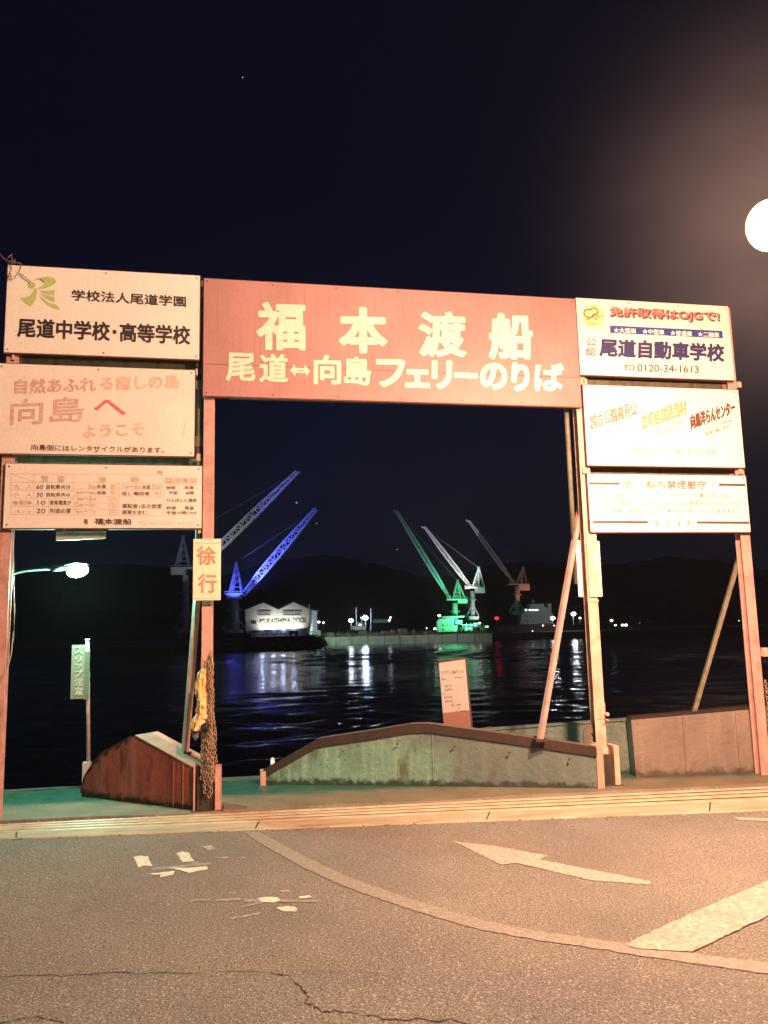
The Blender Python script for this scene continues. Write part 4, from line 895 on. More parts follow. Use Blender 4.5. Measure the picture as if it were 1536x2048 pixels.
def crane(label, D, tip, piv, atop, feet, house, col, plat, mat, jw, bays, deckb, head=1):
    """TIP, PIVot, A-frame top and feet, machinery house, column and platform as surveyed from the quay at distance D"""
    P = lambda x, y, d=0: at(x, y, D) + FH * d
    base = P((col[0] + col[1]) / 2, col[3]); t = thing('harbour_crane', label, 'crane', (base.x, base.y, base.z), 'luffing cranes of the dock across the water')
    u = D / F_PX
    obj('jib', lattice(P(*piv), P(*tip), jw * .45 * u, jw * u, jw * .40 * u, bays, .13 + .02 * jw, .09 + .011 * jw), mat, t)
    bm = NB(); bar(bm, P(tip[0] - head * 1, tip[1] + 2), P(tip[0] + head * 0 - (6 * head if head else 0), tip[1] + (-1)), 2.2 * u, 2.4 * u) if head else bar(bm, P(*tip), P(tip[0] + 1, tip[1] - 1), .3)
    obj('jib_head', bm, mat, t)
    bm = NB()
    for f in feet:
        for dd in (-1.2, 1.2): bar(bm, P(*f, dd), P(atop[0], atop[1], dd * .4), .34)
        bar(bm, P(*f, -1.2), P(*f, 1.2), .25)
    for k in range(1, 5):
        q = k / 5; l = [P(f[0] + (atop[0] - f[0]) * q, f[1] + (atop[1] - f[1]) * q, -1.2 * (1 - .6 * q)) for f in feet[:2]]; bar(bm, l[0], l[1], .18)
        if k < 4:
            q2 = (k + 1) / 5; m = P(feet[1][0] + (atop[0] - feet[1][0]) * q2, feet[1][1] + (atop[1] - feet[1][1]) * q2, -1.2 * (1 - .6 * q2)); bar(bm, l[0], m, .14)
    bar(bm, P(atop[0] - 2.5, atop[1], 0), P(atop[0] + 2.5, atop[1], 0), 1.0, .5)
    obj('a_frame', bm, mat, t)
    bm = NB(); x0, x1, y0, y1 = house; c = [P(x0, y0, -1.6), P(x1, y0, -1.6), P(x1, y1, -1.6), P(x0, y1, -1.6)]; prism(bm, c, FH * 3.2); obj('machinery_house', bm, mat, t)
    bm = NB(); x0, x1, y0, y1 = plat; prism(bm, [P(x0, y0, -2), P(x1, y0, -2), P(x1, y1, -2), P(x0, y1, -2)], FH * 4)
    for k in range(8): xx = x0 + (x1 - x0) * k / 7; bar(bm, P(xx, y0, -2), P(xx, y0 - 3.5, -2), .08)
    bar(bm, P(x0, y0 - 3.5, -2), P(x1, y0 - 3.5, -2), .08); obj('platform', bm, mat, t)
    bm = NB(); px = piv[0]; prism(bm, [P(px - 3, piv[1] - 1, -1), P(px + 4, piv[1] - 1, -1), P(px + 4, plat[2] + 1, -1), P(px - 3, plat[2] + 1, -1)], FH * 2); obj('cab', bm, mat, t)
    bm = NB(); x0, x1, y0, y1 = col; xm = (x0 + x1) / 2; r = (x1 - x0) / 2 * u; tube(bm, [P(xm, y0), P(xm, (y0 + y1) / 2), P(xm, y1)], [r * .92, r, r * 1.12], 14); obj('column', bm, mat, t, True)
    bm = NB(); 
    for k in (.3, .72): yy = y0 + (y1 - y0) * k; tube(bm, [P(xm, yy), P(xm, yy + 1.6)], [r * 1.7, r * 1.7], 14)
    for s_ in (-1, 1): bar(bm, P(xm + s_ * (x1 - x0) * 1.5, y1), P(xm + s_ * (x1 - x0) * .4, y0 + (y1 - y0) * .6), .3)
    obj('column_gallery', bm, mat, t)
    bm = NB(); bar(bm, P(atop[0], atop[1]), P(*tip), .05); bar(bm, P(atop[0] + .5, atop[1] + 1.5), P(tip[0] + 2 * (1 if head > 0 else -1), tip[1] + 3), .05); obj('luffing_cable', bm, M_olive, t)
    bm = NB(); prism(bm, [P(x0 - deckb, y1 - 3, -3), P(x1 + deckb, y1 - 3, -3), P(x1 + deckb, y1 + 4, -3), P(x0 - deckb, y1 + 4, -3)], FH * 6); obj('footing', bm, mat, t)
    return t
M_craneW = painted('crane_pale_paint', (.55, .56, .57), (.25, .2, .17), .4, .5, streak=False, sc=.6)
M_craneR = painted('crane_red_white', (.52, .40, .38), (.25, .12, .1), .5, .5, streak=False, sc=.6)
crane('blue-lit dock crane with its lattice jib raised to the upper right', 225, (632, 1018), (487, 1190), (473, 1124), ((460, 1187), (484, 1187), (466, 1187)), (455, 482, 1190, 1199), (460, 478, 1200, 1262), (452, 488, 1187, 1190), M_craneW, 14, 17, 6, 0)
crane('pale grey dock crane whose long jib rises from behind the orange-lettered post board', 250, (594, 944), (392, 1140), (366, 1073), ((352, 1135), (380, 1135), (358, 1135)), (344, 372, 1138, 1150), (364, 378, 1150, 1262), (344, 392, 1135, 1138), M_craneW, 13, 20, 6, -1)
crane('green-lit dock crane standing behind the green-lit deckhouse', 222, (793, 1022), (897, 1193), (915, 1161), ((905, 1200), (921, 1200), (930, 1200)), (915, 934, 1201, 1207), (904, 916, 1206, 1258), (893, 933, 1198, 1201), M_craneW, 7.5, 22, 8, 1)
crane('white-lit dock crane between the green crane and the dim red one', 245, (849, 1054), (939, 1172), (957, 1135), ((944, 1174), (957, 1174), (968, 1174)), (949, 969, 1176, 1186), (941, 950, 1182, 1236), (929, 968, 1174, 1177), M_craneW, 7, 18, 5, 1)
crane('dim grey-red dock crane with a red machinery house, rightmost of the cranes', 262, (937, 1041), (1023, 1160), (1046, 1134), ((1032, 1168), (1042, 1168), (1053, 1168)), (1036, 1058, 1170, 1181), (1029, 1040, 1172, 1226), (1016, 1057, 1168, 1170), M_craneR, 6.5, 18, 6, 1)

# floodlights on the cranes
def P_(x, y, D, d=0): return at(x, y, D) + FH * d
lamp('crane_floodlight', 'SPOT', P_(492, 1192, 225, -12), 80000, (.10, .13, 1), .3, P_(560, 1095, 225), 75, .6)
lamp('crane_floodlight', 'SPOT', P_(470, 1196, 225, -7), 6500, (.08, .12, 1), .3, P_(472, 1150, 225), 95, .5)
lamp('crane_floodlight', 'SPOT', P_(430, 1190, 250, -26), 17000, (.88, .95, 1), .3, P_(500, 1030, 250), 70, .5)
lamp('crane_floodlight', 'SPOT', P_(938, 1240, 222, -13), 12000, (.10, 1, .36), .3, P_(908, 1222, 222), 90, .6)
lamp('crane_floodlight', 'SPOT', P_(962, 1242, 245, -9), 2600, (.95, .98, 1), .3, P_(945, 1205, 245), 70, .6)
lamp('crane_floodlight', 'SPOT', P_(395, 1185, 250, -14), 1500, (.85, .93, 1), .3, P_(366, 1110, 250), 60, .6)
lamp('crane_floodlight', 'SPOT', P_(898, 1256, 214, -6), 2200, (.08, 1, .30), .3, P_(905, 1225, 222), 130, .5)
lamp('crane_floodlight', 'SPOT', P_(890, 1238, 222, -12), 11000, (.16, 1, .55), .3, P_(850, 1110, 222), 60, .6)
lamp('crane_floodlight', 'SPOT', P_(935, 1225, 245, -14), 34000, (1, .98, .92), .3, P_(905, 1125, 245), 66, .6)
lamp('crane_floodlight', 'SPOT', P_(1052, 1205, 262, -7), 1100, (1, .42, .34), .3, P_(1042, 1172, 262), 80, .6)
lamp('crane_floodlight', 'SPOT', P_(1010, 1225, 262, -14), 1900, (.8, .75, .85), .3, P_(975, 1100, 262), 60, .6)

# --- the dock shed
DS = 180
S_ = lambda x, y, d=0: at(x, y, DS) + FH * d
M_shed = painted('shed_cream_wall', (.66, .66, .56), (.35, .33, .25), .25, .7, sc=.5); M_roofd = painted('shed_roof_grey', (.08, .08, .08), (.04, .04, .04), .4, .8, sc=.4)
shed = thing('dock_shed', 'cream twin-gabled dock shed lettered in capitals and floodlit from below', 'building', S_(555, 1266, 8))
GP = [(490, 1220), (527, 1205.5), (557, 1219.5), (587, 1204.5), (617, 1217.5), (618, 1262), (492, 1268)]
bm = NB(); prism(bm, [S_(*p) for p in GP], FH * 22); obj('wall', bm, M_shed, shed)
for a, b in zip(GP[:4], GP[1:5]):
    bm = NB(); e = .6; A, B = S_(*a), S_(*b); d = (B - A).normalized() * e; A2, B2 = (A - d if a == GP[0] else A), (B + d if b == GP[4] else B); z = Vector((0, 0, .02))
    prism(bm, [A2 - FH * .08 + z, B2 - FH * .08 + z, B2 + FH * 22.5 + z, A2 + FH * 22.5 + z], (0, 0, .22)); obj('roof', bm, M_roofd, shed)
cS = crop(420, 1160, 5.12)
M_glassd = painted('shed_glass', (.05, .13, .10), (.02, .05, .05), .6, .2, streak=False, sc=1.2)
for x0, x1, n in ((500, 622, 4), (752, 928, 6)):
    for k in range(n):
        a = x0 + (x1 - x0) * k / n; b = x0 + (x1 - x0) * (k + 1) / n
        f = NB(); q = [cS(a, 322), cS(b, 322), cS(b, 362), cS(a, 362)]; bw_ = [S_(*p, -.10) for p in q]
        for i in range(4): bar(f, bw_[i], bw_[(i + 1) % 4], .12, .10)
        bar(f, (bw_[0] + bw_[3]) / 2, (bw_[1] + bw_[2]) / 2, .07); fr = obj('window', f, M_shed, shed)
        g = NB(); prism(g, [S_(*p, -.06) for p in q], FH * .04); pane = obj('pane', g, M_glassd, None); pane.parent = fr; pane.matrix_parent_inverse = Matrix.Translation(-shed.location)
for o in shed.children:
    if o.name.startswith('window'):
        for c in o.children: c.matrix_parent_inverse = Matrix.Translation(-shed.location)
def farp(x, y, D, d): return at(x, y, D) + FH * d
def Vq(x, y): 
    p = S_(*cS(x, y), 0); # onto the wall plane, slightly proud
    return p - FH * .09
def vtext(par, s, LT, LB, RB, mat, rnd=.0):
    o = text(par, s, LT, LB, RB, mat, 0, 0, rnd, 'lettering'); return o
text(shed, 'MUKAISHIMA', Vq(513, 398), Vq(513, 444), Vq(822, 438), M_black, 0, .02, .022); text(shed, 'DOCK', Vq(850, 392), Vq(850, 440), Vq(982, 436), M_black, 0, .02, .022)
bm = NB(); 
for k in range(3):
    a = 420 + k * 18; q = [Vq(a, 412 + 8 * (k == 2)), Vq(a + 14, 412), Vq(a + 14, 450), Vq(a, 450 - 6 * (k == 0))]; bm.faces.new([bm.verts.new(p) for p in q])
obj('emblem', bm, M_black, shed)
bm = NB(); tube(bm, [S_(619, 1208, -.4), S_(619.5, 1254, -.4)], .16, 8); tube(bm, [S_(616, 1252, -.4), S_(617, 1258, -.4)], .2, 6); obj('downpipe', bm, M_craneW, shed)
bm = NB(); 
for k in range(30):
    x = 492 + k * 4.3; bar(bm, S_(x, 1240, -.03), S_(x, 1266, -.03), .05)
obj('cladding_seam', bm, M_shed, shed)
M_flood = emit('floodlight_lens', (1, .98, .9), 14); M_fix = painted('floodlight_body', (.2, .2, .2), (.1, .1, .1), .3)
for k, (x, y) in enumerate(((531, 1257), (552.5, 1257), (571.5, 1258), (591.5, 1256.5))):
    c = S_(x, y, -1.5); t = thing('wall_floodlight', ('leftmost', 'second', 'third', 'rightmost')[k] + ' of the four floodlights shining up the cream dock shed wall', 'floodlight', (c.x, c.y, c.z), 'floodlights of the dock shed')
    bm = NB(); bar(bm, c - Vector((0, 0, .28)) - FH * .2, c + FH * .15 - Vector((0, 0, .28)), .7, .3); bar(bm, c - Vector((0, 0, .4)), c - Vector((0, 0, 1.6)), .12); obj('housing', bm, M_fix, t)
    bm = NB(); box(bm, -.3, .3, -.12, .12, -.06, .06, Matrix.Translation(c + FH * .05 - Vector((0, 0, .06)))); obj('lens', bm, M_flood, t)
    lamp('wall_floodlight_beam', 'SPOT', c + Vector((0, 0, .12)), 480, (1, .97, .82), .25, c + FH * 1.5 + Vector((0, 0, 1.1)), 150, .4)
    lamp('wall_floodlight_spill', 'POINT', c - FH * 3 + Vector((0, 0, -.2)), 170, (.42, .55, 1), .3)
# low annex and parked things at the foot of the shed
annex = thing('low_annex', 'low grey annex running along the foot of the dock shed', 'building', S_(555, 1272, -3))
bm = NB(); prism(bm, [S_(510, 1262, -4), S_(616, 1257, -4), S_(617, 1276, -4), S_(508, 1279, -4)], FH * 2.5); obj('wall', bm, painted('annex_grey', (.22, .20, .17), (.08, .07, .06), .6, .8, sc=.8), annex)
bm = NB(); prism(bm, [S_(508, 1261, -4.4), S_(617, 1256, -4.4), S_(617, 1257.2, -4.4), S_(508, 1262.2, -4.4)], FH * 3.2); obj('roof', bm, M_roofd, annex)
for x0, x1, y0, y1 in ((528, 542, 1263, 1268), (547, 560, 1262, 1268), (566, 582, 1262, 1268)):
    bm = NB(); prism(bm, [S_(x0, y0, -4.1), S_(x1, y0 - .5, -4.1), S_(x1, y1, -4.1), S_(x0, y1, -4.1)], FH * .06); obj('door', bm, M_roofd, annex)
vn = thing('parked_van', 'small white van parked at the right end of the low annex', 'van', S_(594, 1268, -7)); 
bm = NB(); prism(bm, [S_(586, 1261.5, -7.5), S_(600, 1260.5, -7.5), S_(603, 1263.5, -7.5), S_(603, 1267, -7.5), S_(586, 1267.5, -7.5)], FH * 1.7); obj('body', bm, M_craneW, vn, bevel=.06)
bm = NB(); prism(bm, [S_(599, 1261.4, -7.54), S_(600.5, 1261.4, -7.54), S_(602.4, 1263.6, -7.54), S_(599, 1263.8, -7.54)], FH * .03); prism(bm, [S_(588, 1262.4, -7.54), S_(597, 1261.8, -7.54), S_(597, 1264, -7.54), S_(588, 1264.4, -7.54)], FH * .03); obj('window', bm, M_glassd, vn)
for x in (589.5, 600):
    bm = NB(); c = S_(x, 1267.3, -7.55); tube(bm, [c, c + FH * .25], .36, 12); obj('wheel', bm, M_dark, vn)

# bank with shrubs under the shed
rnd = random.Random(11)
M_leaf = N('shrub_leaf'); M_leaf = M_leaf.done(M_leaf.mix(M_leaf.noise(1.5, 4), (.035, .05, .02), (.08, .09, .04)), .8)
bm = NB()
for k in range(5200):
    x = rnd.uniform(440, 632); e = (1 - ((x - 545) / 95) ** 4); y = 1278 + rnd.random() ** .8 * 16 - (3 * math.sin(x * .31) + 2 * math.sin(x * .83)) * .5
    if x < 485: y = max(y, 1282)
    c = at(x, y, 160 + rnd.uniform(-2, 5)); s_ = rnd.uniform(.14, .34); v = Vector((rnd.gauss(0, 1), rnd.gauss(0, 1), rnd.gauss(0, 1))).normalized(); w = v.orthogonal().normalized()
    bm.faces.new([bm.verts.new(c + p) for p in (v * s_, w * s_ * .6, -v * s_, -w * s_ * .6)])
o = obj('shrubs', bm, M_leaf); o['kind'] = 'stuff'
bm = NB(); pts = []
for x, y in ((436, 1290), (470, 1283), (490, 1276), (540, 1274), (600, 1272), (622, 1276), (628, 1288), (632, 1298)): pts.append(at(x, y, 162))
b0 = [Vector((p.x, p.y, WZ - .5)) - FH * 3 for p in pts]
for i in range(len(pts) - 1):
    V = [bm.verts.new(p) for p in (pts[i], pts[i + 1], b0[i + 1], b0[i])]; bm.faces.new(V)
    V = [bm.verts.new(p) for p in (pts[i], pts[i + 1], pts[i + 1] + FH * 40, pts[i] + FH * 40)]; bm.faces.new(V)
struct(obj('bank', bm, M_hill))

# --- floating dock
fd = thing('floating_dock', 'long pale green-grey floating dock moored beside the dock shed', 'dock', onZ(800, 1286, WZ))
M_hull = painted('dock_hull_green_grey', (.30, .36, .30), (.16, .14, .10), .6, .7, sc=.7)
def dk(x): return onZ(x, 1291.5 - (x - 620) * .0235, WZ)
seams = [620, 642, 672, 704, 736, 769, 800, 830, 858, 884, 915, 950, 985]
for a, b in zip(seams, seams[1:]):
    A, B = dk(a), dk(b); d = (B - A).normalized() * .07; bm = NB(); h = 1.95; off = FH * (.0 + .06 * rnd.random())
    prism(bm, [A + d + off - Vector((0, 0, .3)), B - d + off - Vector((0, 0, .3)), B - d + off + Vector((0, 0, h)), A + d + off + Vector((0, 0, h))], FH * .3); obj('hull_plate', bm, M_hull, fd)
bm = NB(); A, B = dk(620), dk(985); prism(bm, [A + FH * .25 - Vector((0, 0, .3)), B + FH * .25 - Vector((0, 0, .3)), B + FH * .25 + Vector((0, 0, 1.9)), A + FH * .25 + Vector((0, 0, 1.9))], FH * 22); obj('deck', bm, M_dark, fd)
bm = NB(); q = [dk(618) + Vector((0, 0, 1.98)), dk(640) + Vector((0, 0, 1.98))]; prism(bm, [q[0] + FH * .4, q[1] + FH * .4, q[1] + FH * .4 + Vector((0, 0, 1.7)), q[0] + FH * .4 + Vector((0, 0, 1.7))], FH * 3); obj('deckhouse', bm, M_hull, fd)
for x in (622, 627, 633):
    bm = NB(); a = dk(x) + Vector((0, 0, 2.2)) + FH * .34; box(bm, -.22, .22, -.03, .03, 0, 1.0, Matrix.Translation(a)); obj('door', bm, M_glassd, fd)
bm = NB()
for k in range(60):
    x = 640 + k * 5.7; a = dk(x) + Vector((0, 0, 1.9)) + FH * .3; bar(bm, a, a + Vector((0, 0, .9)), .05)
for z in (.5, .9): bar(bm, dk(640) + Vector((0, 0, 1.9 + z)) + FH * .3, dk(982) + Vector((0, 0, 1.9 + z)) + FH * .3, .045)
obj('railing', bm, M_olive, fd)
# gear lying on the dock: winches, crates, pipe stacks
M_gear = painted('gear_dull', (.20, .19, .15), (.07, .06, .05), .6, .8, sc=1.5, streak=False)
def at_dock(x, up, back): return dk(x) + Vector((0, 0, 1.9 + up)) + FH * back
kinds = 0
ORD = ['leftmost', 'second', 'third', 'fourth', 'fifth', 'sixth', 'seventh', 'eighth', 'ninth', 'tenth', 'eleventh', 'rightmost']
xs_ = sorted([rnd.uniform(646, 868) for _ in range(29)] + [rnd.uniform(936, 980) for _ in range(7)])
for k in range(36):
    x = xs_[k]; bk_ = rnd.uniform(1.5, 9); w = rnd.uniform(.5, 2.2); h = rnd.uniform(.4, 1.6); bm = NB()
    if k % 3 == 0:
        c = at_dock(x, 0, bk_); box(bm, -w / 2, w / 2, -.5, .5, 0, h, Matrix.Translation(c) @ Matrix.Rotation(rnd.uniform(0, 1), 4, 'Z')); box(bm, -w / 2 - .05, w / 2 + .05, -.55, .55, h, h + .08, Matrix.Translation(c) @ Matrix.Rotation(.0, 4, 'Z')); nm, lb = 'deck_box', 'dull grey box standing on the floating dock among other gear'
    elif k % 3 == 1:
        c = at_dock(x, .3, bk_)
        for j in range(3): tube(bm, [c + RH * -w + FH * j * .3, c + RH * w + FH * j * .3 + Vector((0, 0, .05 * j))], .14, 6)
        bar(bm, c - Vector((0, 0, .3)), c, .3); nm, lb = 'pipe_stack', 'bundle of dull pipes lying on the floating dock'
    else:
        c = at_dock(x, 0, bk_); tube(bm, [c, c + Vector((0, 0, h * 1.5))], .1, 6); tube(bm, [c + Vector((0, 0, .5)) - RH * .5, c + Vector((0, 0, .5)) + RH * .5], .42, 10); bar(bm, c + Vector((0, 0, h * 1.5)), c + RH * w + Vector((0, 0, .3)), .08); nm, lb = 'deck_winch', 'dull winch with a short mast on the floating dock'
    tag(obj(nm, bm, M_gear), lb + ', ' + ORD[k // 3] + (' of its kind' if k // 3 in (0, 11) else ' from the left'), {'deck_box': 'box', 'pipe_stack': 'pipes', 'deck_winch': 'winch'}[nm], {'deck_box': 'boxes on the floating dock', 'pipe_stack': 'pipe stacks on the floating dock', 'deck_winch': 'winches on the floating dock'}[nm])
# green-lit deckhouse under the green crane
D2 = 214; G_ = lambda x, y, d=0: at(x, y, D2) + FH * d
gh = thing('crane_deckhouse', 'green-lit white deckhouse under the green-lit crane', 'deckhouse', G_(892, 1262))
bm = NB(); prism(bm, [G_(874, 1243), G_(878, 1238), G_(908, 1236), G_(908, 1263), G_(875, 1264)], FH * 5); obj('wall', bm, M_craneW, gh)
bm = NB(); prism(bm, [G_(884, 1233, -.6), G_(928, 1232, -.6), G_(928, 1234.5, -.6), G_(884, 1235.5, -.6)], FH * 6); obj('roof_deck', bm, M_craneW, gh)
for k, (x, y) in enumerate(((893, 1240), (899, 1240), (893, 1249), (900, 1249), (884, 1249), (884, 1257))):
    bm = NB(); prism(bm, [G_(x, y, -.05), G_(x + 3.6, y - .1, -.05), G_(x + 3.6, y + 3.4, -.05), G_(x, y + 3.5, -.05)], FH * .06); obj('window', bm, M_glassd, gh)
bm = NB()
for x0, x1, y0, y1, d in ((912, 926, 1240, 1248, 2), (925, 948, 1249, 1251, -1), (930, 945, 1252, 1262, 0), (947, 962, 1246, 1256, 0), (909, 915, 1251, 1263, 1), (962, 970, 1252, 1262, 1)):
    prism(bm, [G_(x0, y0, d), G_(x1, y0, d), G_(x1, y1, d), G_(x0, y1, d)], FH * 2.5)
for x in (932, 940, 950, 956, 966): bar(bm, G_(x, 1262), G_(x + 1, 1246), .14)
o = obj('lower_works', bm, M_craneW, gh); 
# small work boat in front of the two bright lamps
wb = thing('work_boat', 'small white work boat lying under the two bluish-white quay lamps', 'boat', G_(718, 1260))
D3 = 200; B_ = lambda x, y, d=0: at(x, y, D3) + FH * d
bm = NB(); prism(bm, [B_(702, 1252, 0), B_(733, 1253, 0), B_(731, 1260, 0), B_(707, 1260, 0)], FH * 2.4); obj('hull', bm, M_craneW, wb, bevel=.1)
bm = NB(); prism(bm, [B_(713, 1245, .4), B_(727, 1245.5, .4), B_(728, 1252.5, .4), B_(712, 1252, .4)], FH * 1.6); obj('cabin', bm, M_craneW, wb, bevel=.05)
for x in (715, 719.5, 724):
    bm = NB(); prism(bm, [B_(x, 1246.5, .34), B_(x + 3, 1246.6, .34), B_(x + 3, 1249, .34), B_(x, 1249, .34)], FH * .05); obj('window', bm, M_glassd, wb)
# long pale store behind it
st = thing('quay_store', 'long low white store behind the work boat', 'building', B_(765, 1246, 30))
bm = NB(); prism(bm, [at(746, 1239, 232), at(781, 1238.5, 232), at(781, 1245, 232), at(746, 1246, 232)], FH * 6); obj('wall', bm, M_craneW, st); bm = NB(); prism(bm, [at(745, 1237.6, 231.5), at(782, 1237, 231.5), at(782, 1238.6, 231.5), at(745, 1239, 231.5)], FH * 7); obj('roof', bm, M_roofd, st)
# moored ship with a lit bridge
sh = thing('moored_ship', 'dark moored ship with a grey bridge and a row of lit windows', 'ship', at(1060, 1266, 230))
Dh = 232; H_ = lambda x, y, d=0: at(x, y, Dh) + FH * d
M_hullr = painted('ship_hull_dark_red', (.10, .035, .025), (.03, .015, .012), .6, .7, sc=.6); M_super = painted('ship_grey', (.36, .38, .38), (.2, .18, .17), .4, .6, sc=.7)
bm = NB(); prism(bm, [H_(992, 1252), H_(1040, 1250), H_(1112, 1246), H_(1118, 1247), H_(1112, 1272), H_(1002, 1275)], FH * 9); obj('hull', bm, M_hullr, sh, bevel=.2)
for q in (((1044, 1228), (1108, 1226), (1108, 1247), (1042, 1249)), ((1049, 1216), (1096, 1214), (1097, 1228), (1048, 1230)), ((1062, 1208), (1090, 1207), (1090, 1215), (1061, 1216))):
    bm = NB(); prism(bm, [H_(*p, 1) for p in q], FH * 6); obj('superstructure', bm, M_super, sh, bevel=.05)
bm = NB(); bar(bm, H_(1071, 1208, 3), H_(1070, 1198, 3), .3); bar(bm, H_(1066, 1202, 3), H_(1075, 1202, 3), .2); prism(bm, [H_(1098, 1206, 2), H_(1106, 1206, 2), H_(1106, 1228, 2), H_(1098, 1228, 2)], FH * 3); obj('mast_and_funnel', bm, M_super, sh)
M_win = emit('ship_window_light', (.85, .95, 1), 2.2)
for x in (1051.5, 1059, 1064.5, 1069.5, 1074): 
    bm = NB(); prism(bm, [H_(x, 1218.6, .93), H_(x + 3.6, 1218.4, .93), H_(x + 3.6, 1221.2, .93), H_(x, 1221.4, .93)], FH * .08); obj('window', bm, M_win, sh)
for x, y in ((1054, 1232), (1062, 1232), (1070, 1233), (1080, 1232), (1090, 1231), (1052, 1240), (1066, 1240), (1082, 1239)):
    bm = NB(); prism(bm, [H_(x, y, .93), H_(x + 2.6, y, .93), H_(x + 2.6, y + 2.4, .93), H_(x, y + 2.5, .93)], FH * .08); obj('window', bm, M_glassd, sh)

# --- lamps along the far shore
def qlamp(x, y, D, r, col, st, label, foot=14, cat='lamp', grp=None):
    c = at(x, y, D); t = thing('quay_lamp', label, cat, (c.x, c.y, c.z - foot * D / F_PX), grp)
    R = r * D / F_PX; bm = NB(); sphere(bm, c, R, 10, 7, (1.15, .8, .8)); obj('lens', bm, emit('lens_%d_%d' % (x, y), col, st), t, True)
    bm = NB(); bar(bm, c + Vector((0, 0, R * .75)) + FH * R, c - Vector((0, 0, foot * D / F_PX)) + FH * (R + .1), .14); bar(bm, c + Vector((0, 0, R * .85)) + FH * R, c + Vector((0, 0, R * .85)) - FH * R, R * 1.2, .12); obj('post', bm, M_fix, t)
    return c
CW = (.80, .90, 1)
for x, y, D, r, col, st, lb, ft in (
    (702, 1241, 205, 4.2, CW, 16, 'left of the two bright bluish-white lamps over the work boat', 20), (730.5, 1236, 205, 5.2, (.55, .70, 1), 14, 'right, larger of the two bright bluish-white lamps over the work boat', 26),
    (723, 1235.5, 206, 1.6, CW, 6, 'tiny lamp just left of the larger bluish-white lamp', 20), (720, 1249.5, 199, 1.9, CW, 8, 'small lamp on the cabin roof of the work boat', 2),
    (629, 1244.5, 230, 1.4, CW, 3, 'faint leftmost of three small lamps right of the dock shed', 14), (637.5, 1244, 230, 2.4, CW, 8, 'middle and brightest of three small lamps right of the dock shed', 14), (647, 1245, 230, 1.8, CW, 7, 'rightmost of three small lamps right of the dock shed', 14),
    (781, 1235, 230, 1.7, CW, 9, 'small lamp above the right end of the long low store', 10), (778.5, 1240.5, 229, 1.9, CW, 9, 'small lamp on the right end wall of the long low store', 5),
    (878.5, 1231, 214, 2.6, (.95, 1, .9), 10, 'white lamp at the upper left corner of the green-lit deckhouse', 6), (870, 1257.5, 208, 2.4, (.95, 1, .8), 8, 'white lamp low to the left of the green-lit deckhouse', 5), (853.5, 1256, 208, 1.2, CW, 5, 'tiny lamp on the dock left of the green-lit deckhouse', 4),
    (959, 1246, 211, 2.2, (1, .8, .75), 8, 'pinkish white lamp right of the green-lit works', 8), (973.5, 1253.5, 208, 3.2, (.25, 1, .45), 3, 'round green lamp at the right end of the floating dock', 6),
    (993.5, 1236.5, 225, 4.0, (1, .02, .03), 2.2, 'red lamp between the cranes and the moored ship', 14), (1105.5, 1236.5, 225, 4.0, (.98, 1, .98), 20, 'round white lamp at the right end of the moored ship', 10),
    (1147, 1228, 225, 4.2, (1, 1, .97), 22, 'white lamp high between the brace and the salmon post', 22), (1160, 1236, 228, 2.0, (1, .85, .5), 8, 'small yellowish lamp just left of the salmon post', 12),
    (1086, 1251, 222, 1.5, CW, 5, 'tiny lamp low on the side of the moored ship', 2), (1108.5, 1251, 222, 1.4, CW, 4, 'tiny lamp at the waterline end of the moored ship', 2), (1065, 1262, 218, 1.2, (.9, 1, .8), 3, 'tiny lamp reflected low beside the moored ship', 2),
    (1223, 1241, 390, 2.6, CW, 9, 'bright lamp first to the right of the salmon post', 8), (1230.5, 1250.5, 380, 1.9, CW, 9, 'small low lamp first to the right of the salmon post', 4), (1245, 1250, 380, 2.3, CW, 12, 'left half of the long white light near the far water', 4), (1252, 1250, 380, 2.5, CW, 12, 'right half of the long white light near the far water', 4),
    (1279.5, 1247.5, 390, 2.2, CW, 9, 'single white lamp on the far shore right of the long white light', 6), (1484, 1247.5, 400, 1.9, CW, 9, 'lower of two lonely lamps near the outermost right post', 6), (1478, 1241.5, 400, 1.1, CW, 4, 'upper of two lonely lamps near the outermost right post', 8)):
    qlamp(x, y, D, r, col, st, lb, ft, grp='lamps along the far shore')
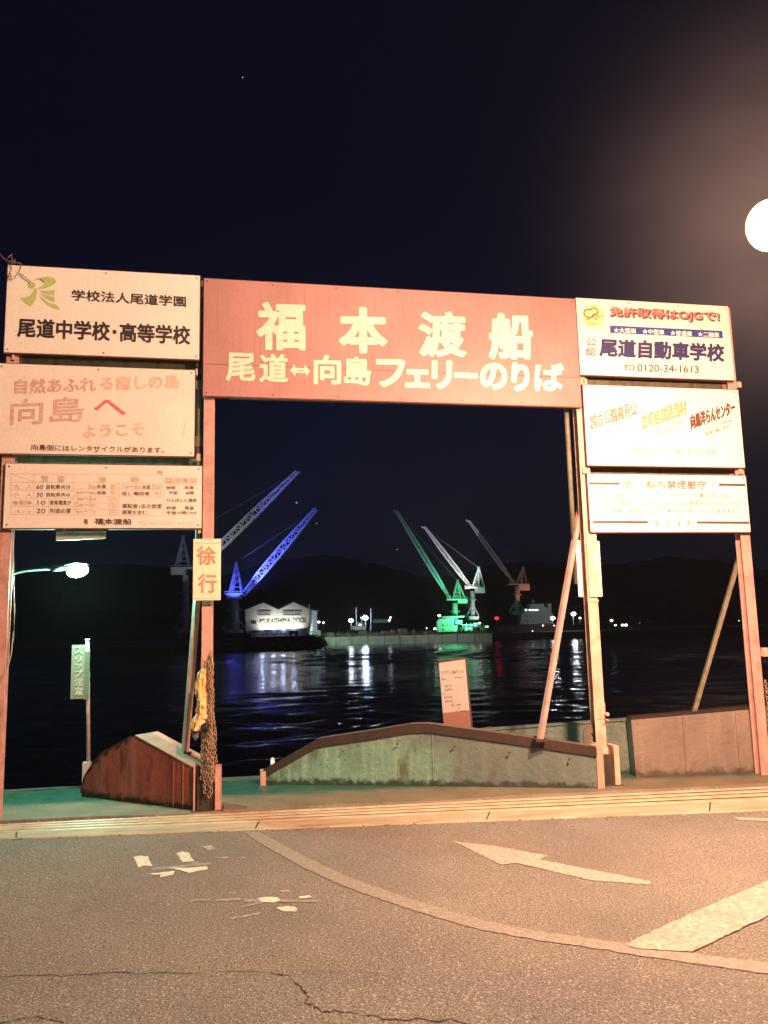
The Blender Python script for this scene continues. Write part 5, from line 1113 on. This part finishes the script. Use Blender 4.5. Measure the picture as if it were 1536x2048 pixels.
lamp('quay_lamp_light', 'POINT', P_(702, 1241, 205, -1.2), 320, CW, .35); lamp('quay_lamp_light', 'POINT', P_(730.5, 1236, 205, -1.2), 2400, (.42, .58, 1), .4)
lamp('quay_lamp_light', 'POINT', P_(1147, 1228, 225, -1.2), 700, CW, .4); lamp('quay_lamp_light', 'POINT', P_(1105.5, 1236.5, 225, -1.2), 300, CW, .4)
lamp('quay_lamp_light', 'SPOT', P_(637, 1264, 190, -7), 3000, (.62, 1, .74), .3, P_(650, 1284, 196), 120, .6); lamp('quay_lamp_light', 'POINT', P_(973.5, 1253, 208, -1.5), 30, (.25, 1, .45), .3)
for x in (670, 760, 850, 930): lamp('dock_lamp_light', 'SPOT', P_(x, 1262, 192, -8), 1050, (.86, .95, .86), .3, P_(x, 1282, 198), 140, .7)
# thin masts by those lamps
for x, y0, y1, lb in ((712.5, 1214, 1262, 'thin mast left of the larger bluish-white lamp'), (742, 1217, 1262, 'stouter mast right of the larger bluish-white lamp')):
    bm = NB(); tube(bm, [at(x, y1, 206), at(x, y0, 206)], .16 if x > 720 else .1, 6); bar(bm, at(x - 2, y0 + 3, 206), at(x + 2, y0 + 3, 206), .12); tag(obj('mast', bm, M_gear), lb, 'mast')
# stars
for x, y, r, lb in ((485.5, 155, 1.5, 'single star high in the upper left of the sky'), (593, 1005.5, 2.0, 'brighter star just above the tip of the blue-lit jib'), (633, 1047, 1.4, 'faint star right of the blue-lit jib'), (794.5, 1099, 1.3, 'faint star left of the green-lit jib')):
    c = at(x, y, 4000); bm = NB(); sphere(bm, c, r * 4000 / F_PX, 8, 5); tag(obj('star', bm, emit('star_%d' % x, (.85, .8, .9), .45), None, True), lb, 'star')

# thin sea mist that makes the halos round the lamps
bm = NB(); box(bm, -1450, 1900, -80, 1550, -5, 130)
s = N('mist'); s.t.nodes.remove(s.b); v = s.n('ShaderNodeVolumePrincipled'); v.inputs['Color'].default_value = (.9, .93, 1, 1); v.inputs['Density'].default_value = .00045; v.inputs['Anisotropy'].default_value = .2
s.l(v.outputs[0], s.o.inputs['Volume']); hz = obj('haze', bm, s.m); hz['kind'] = 'stuff'
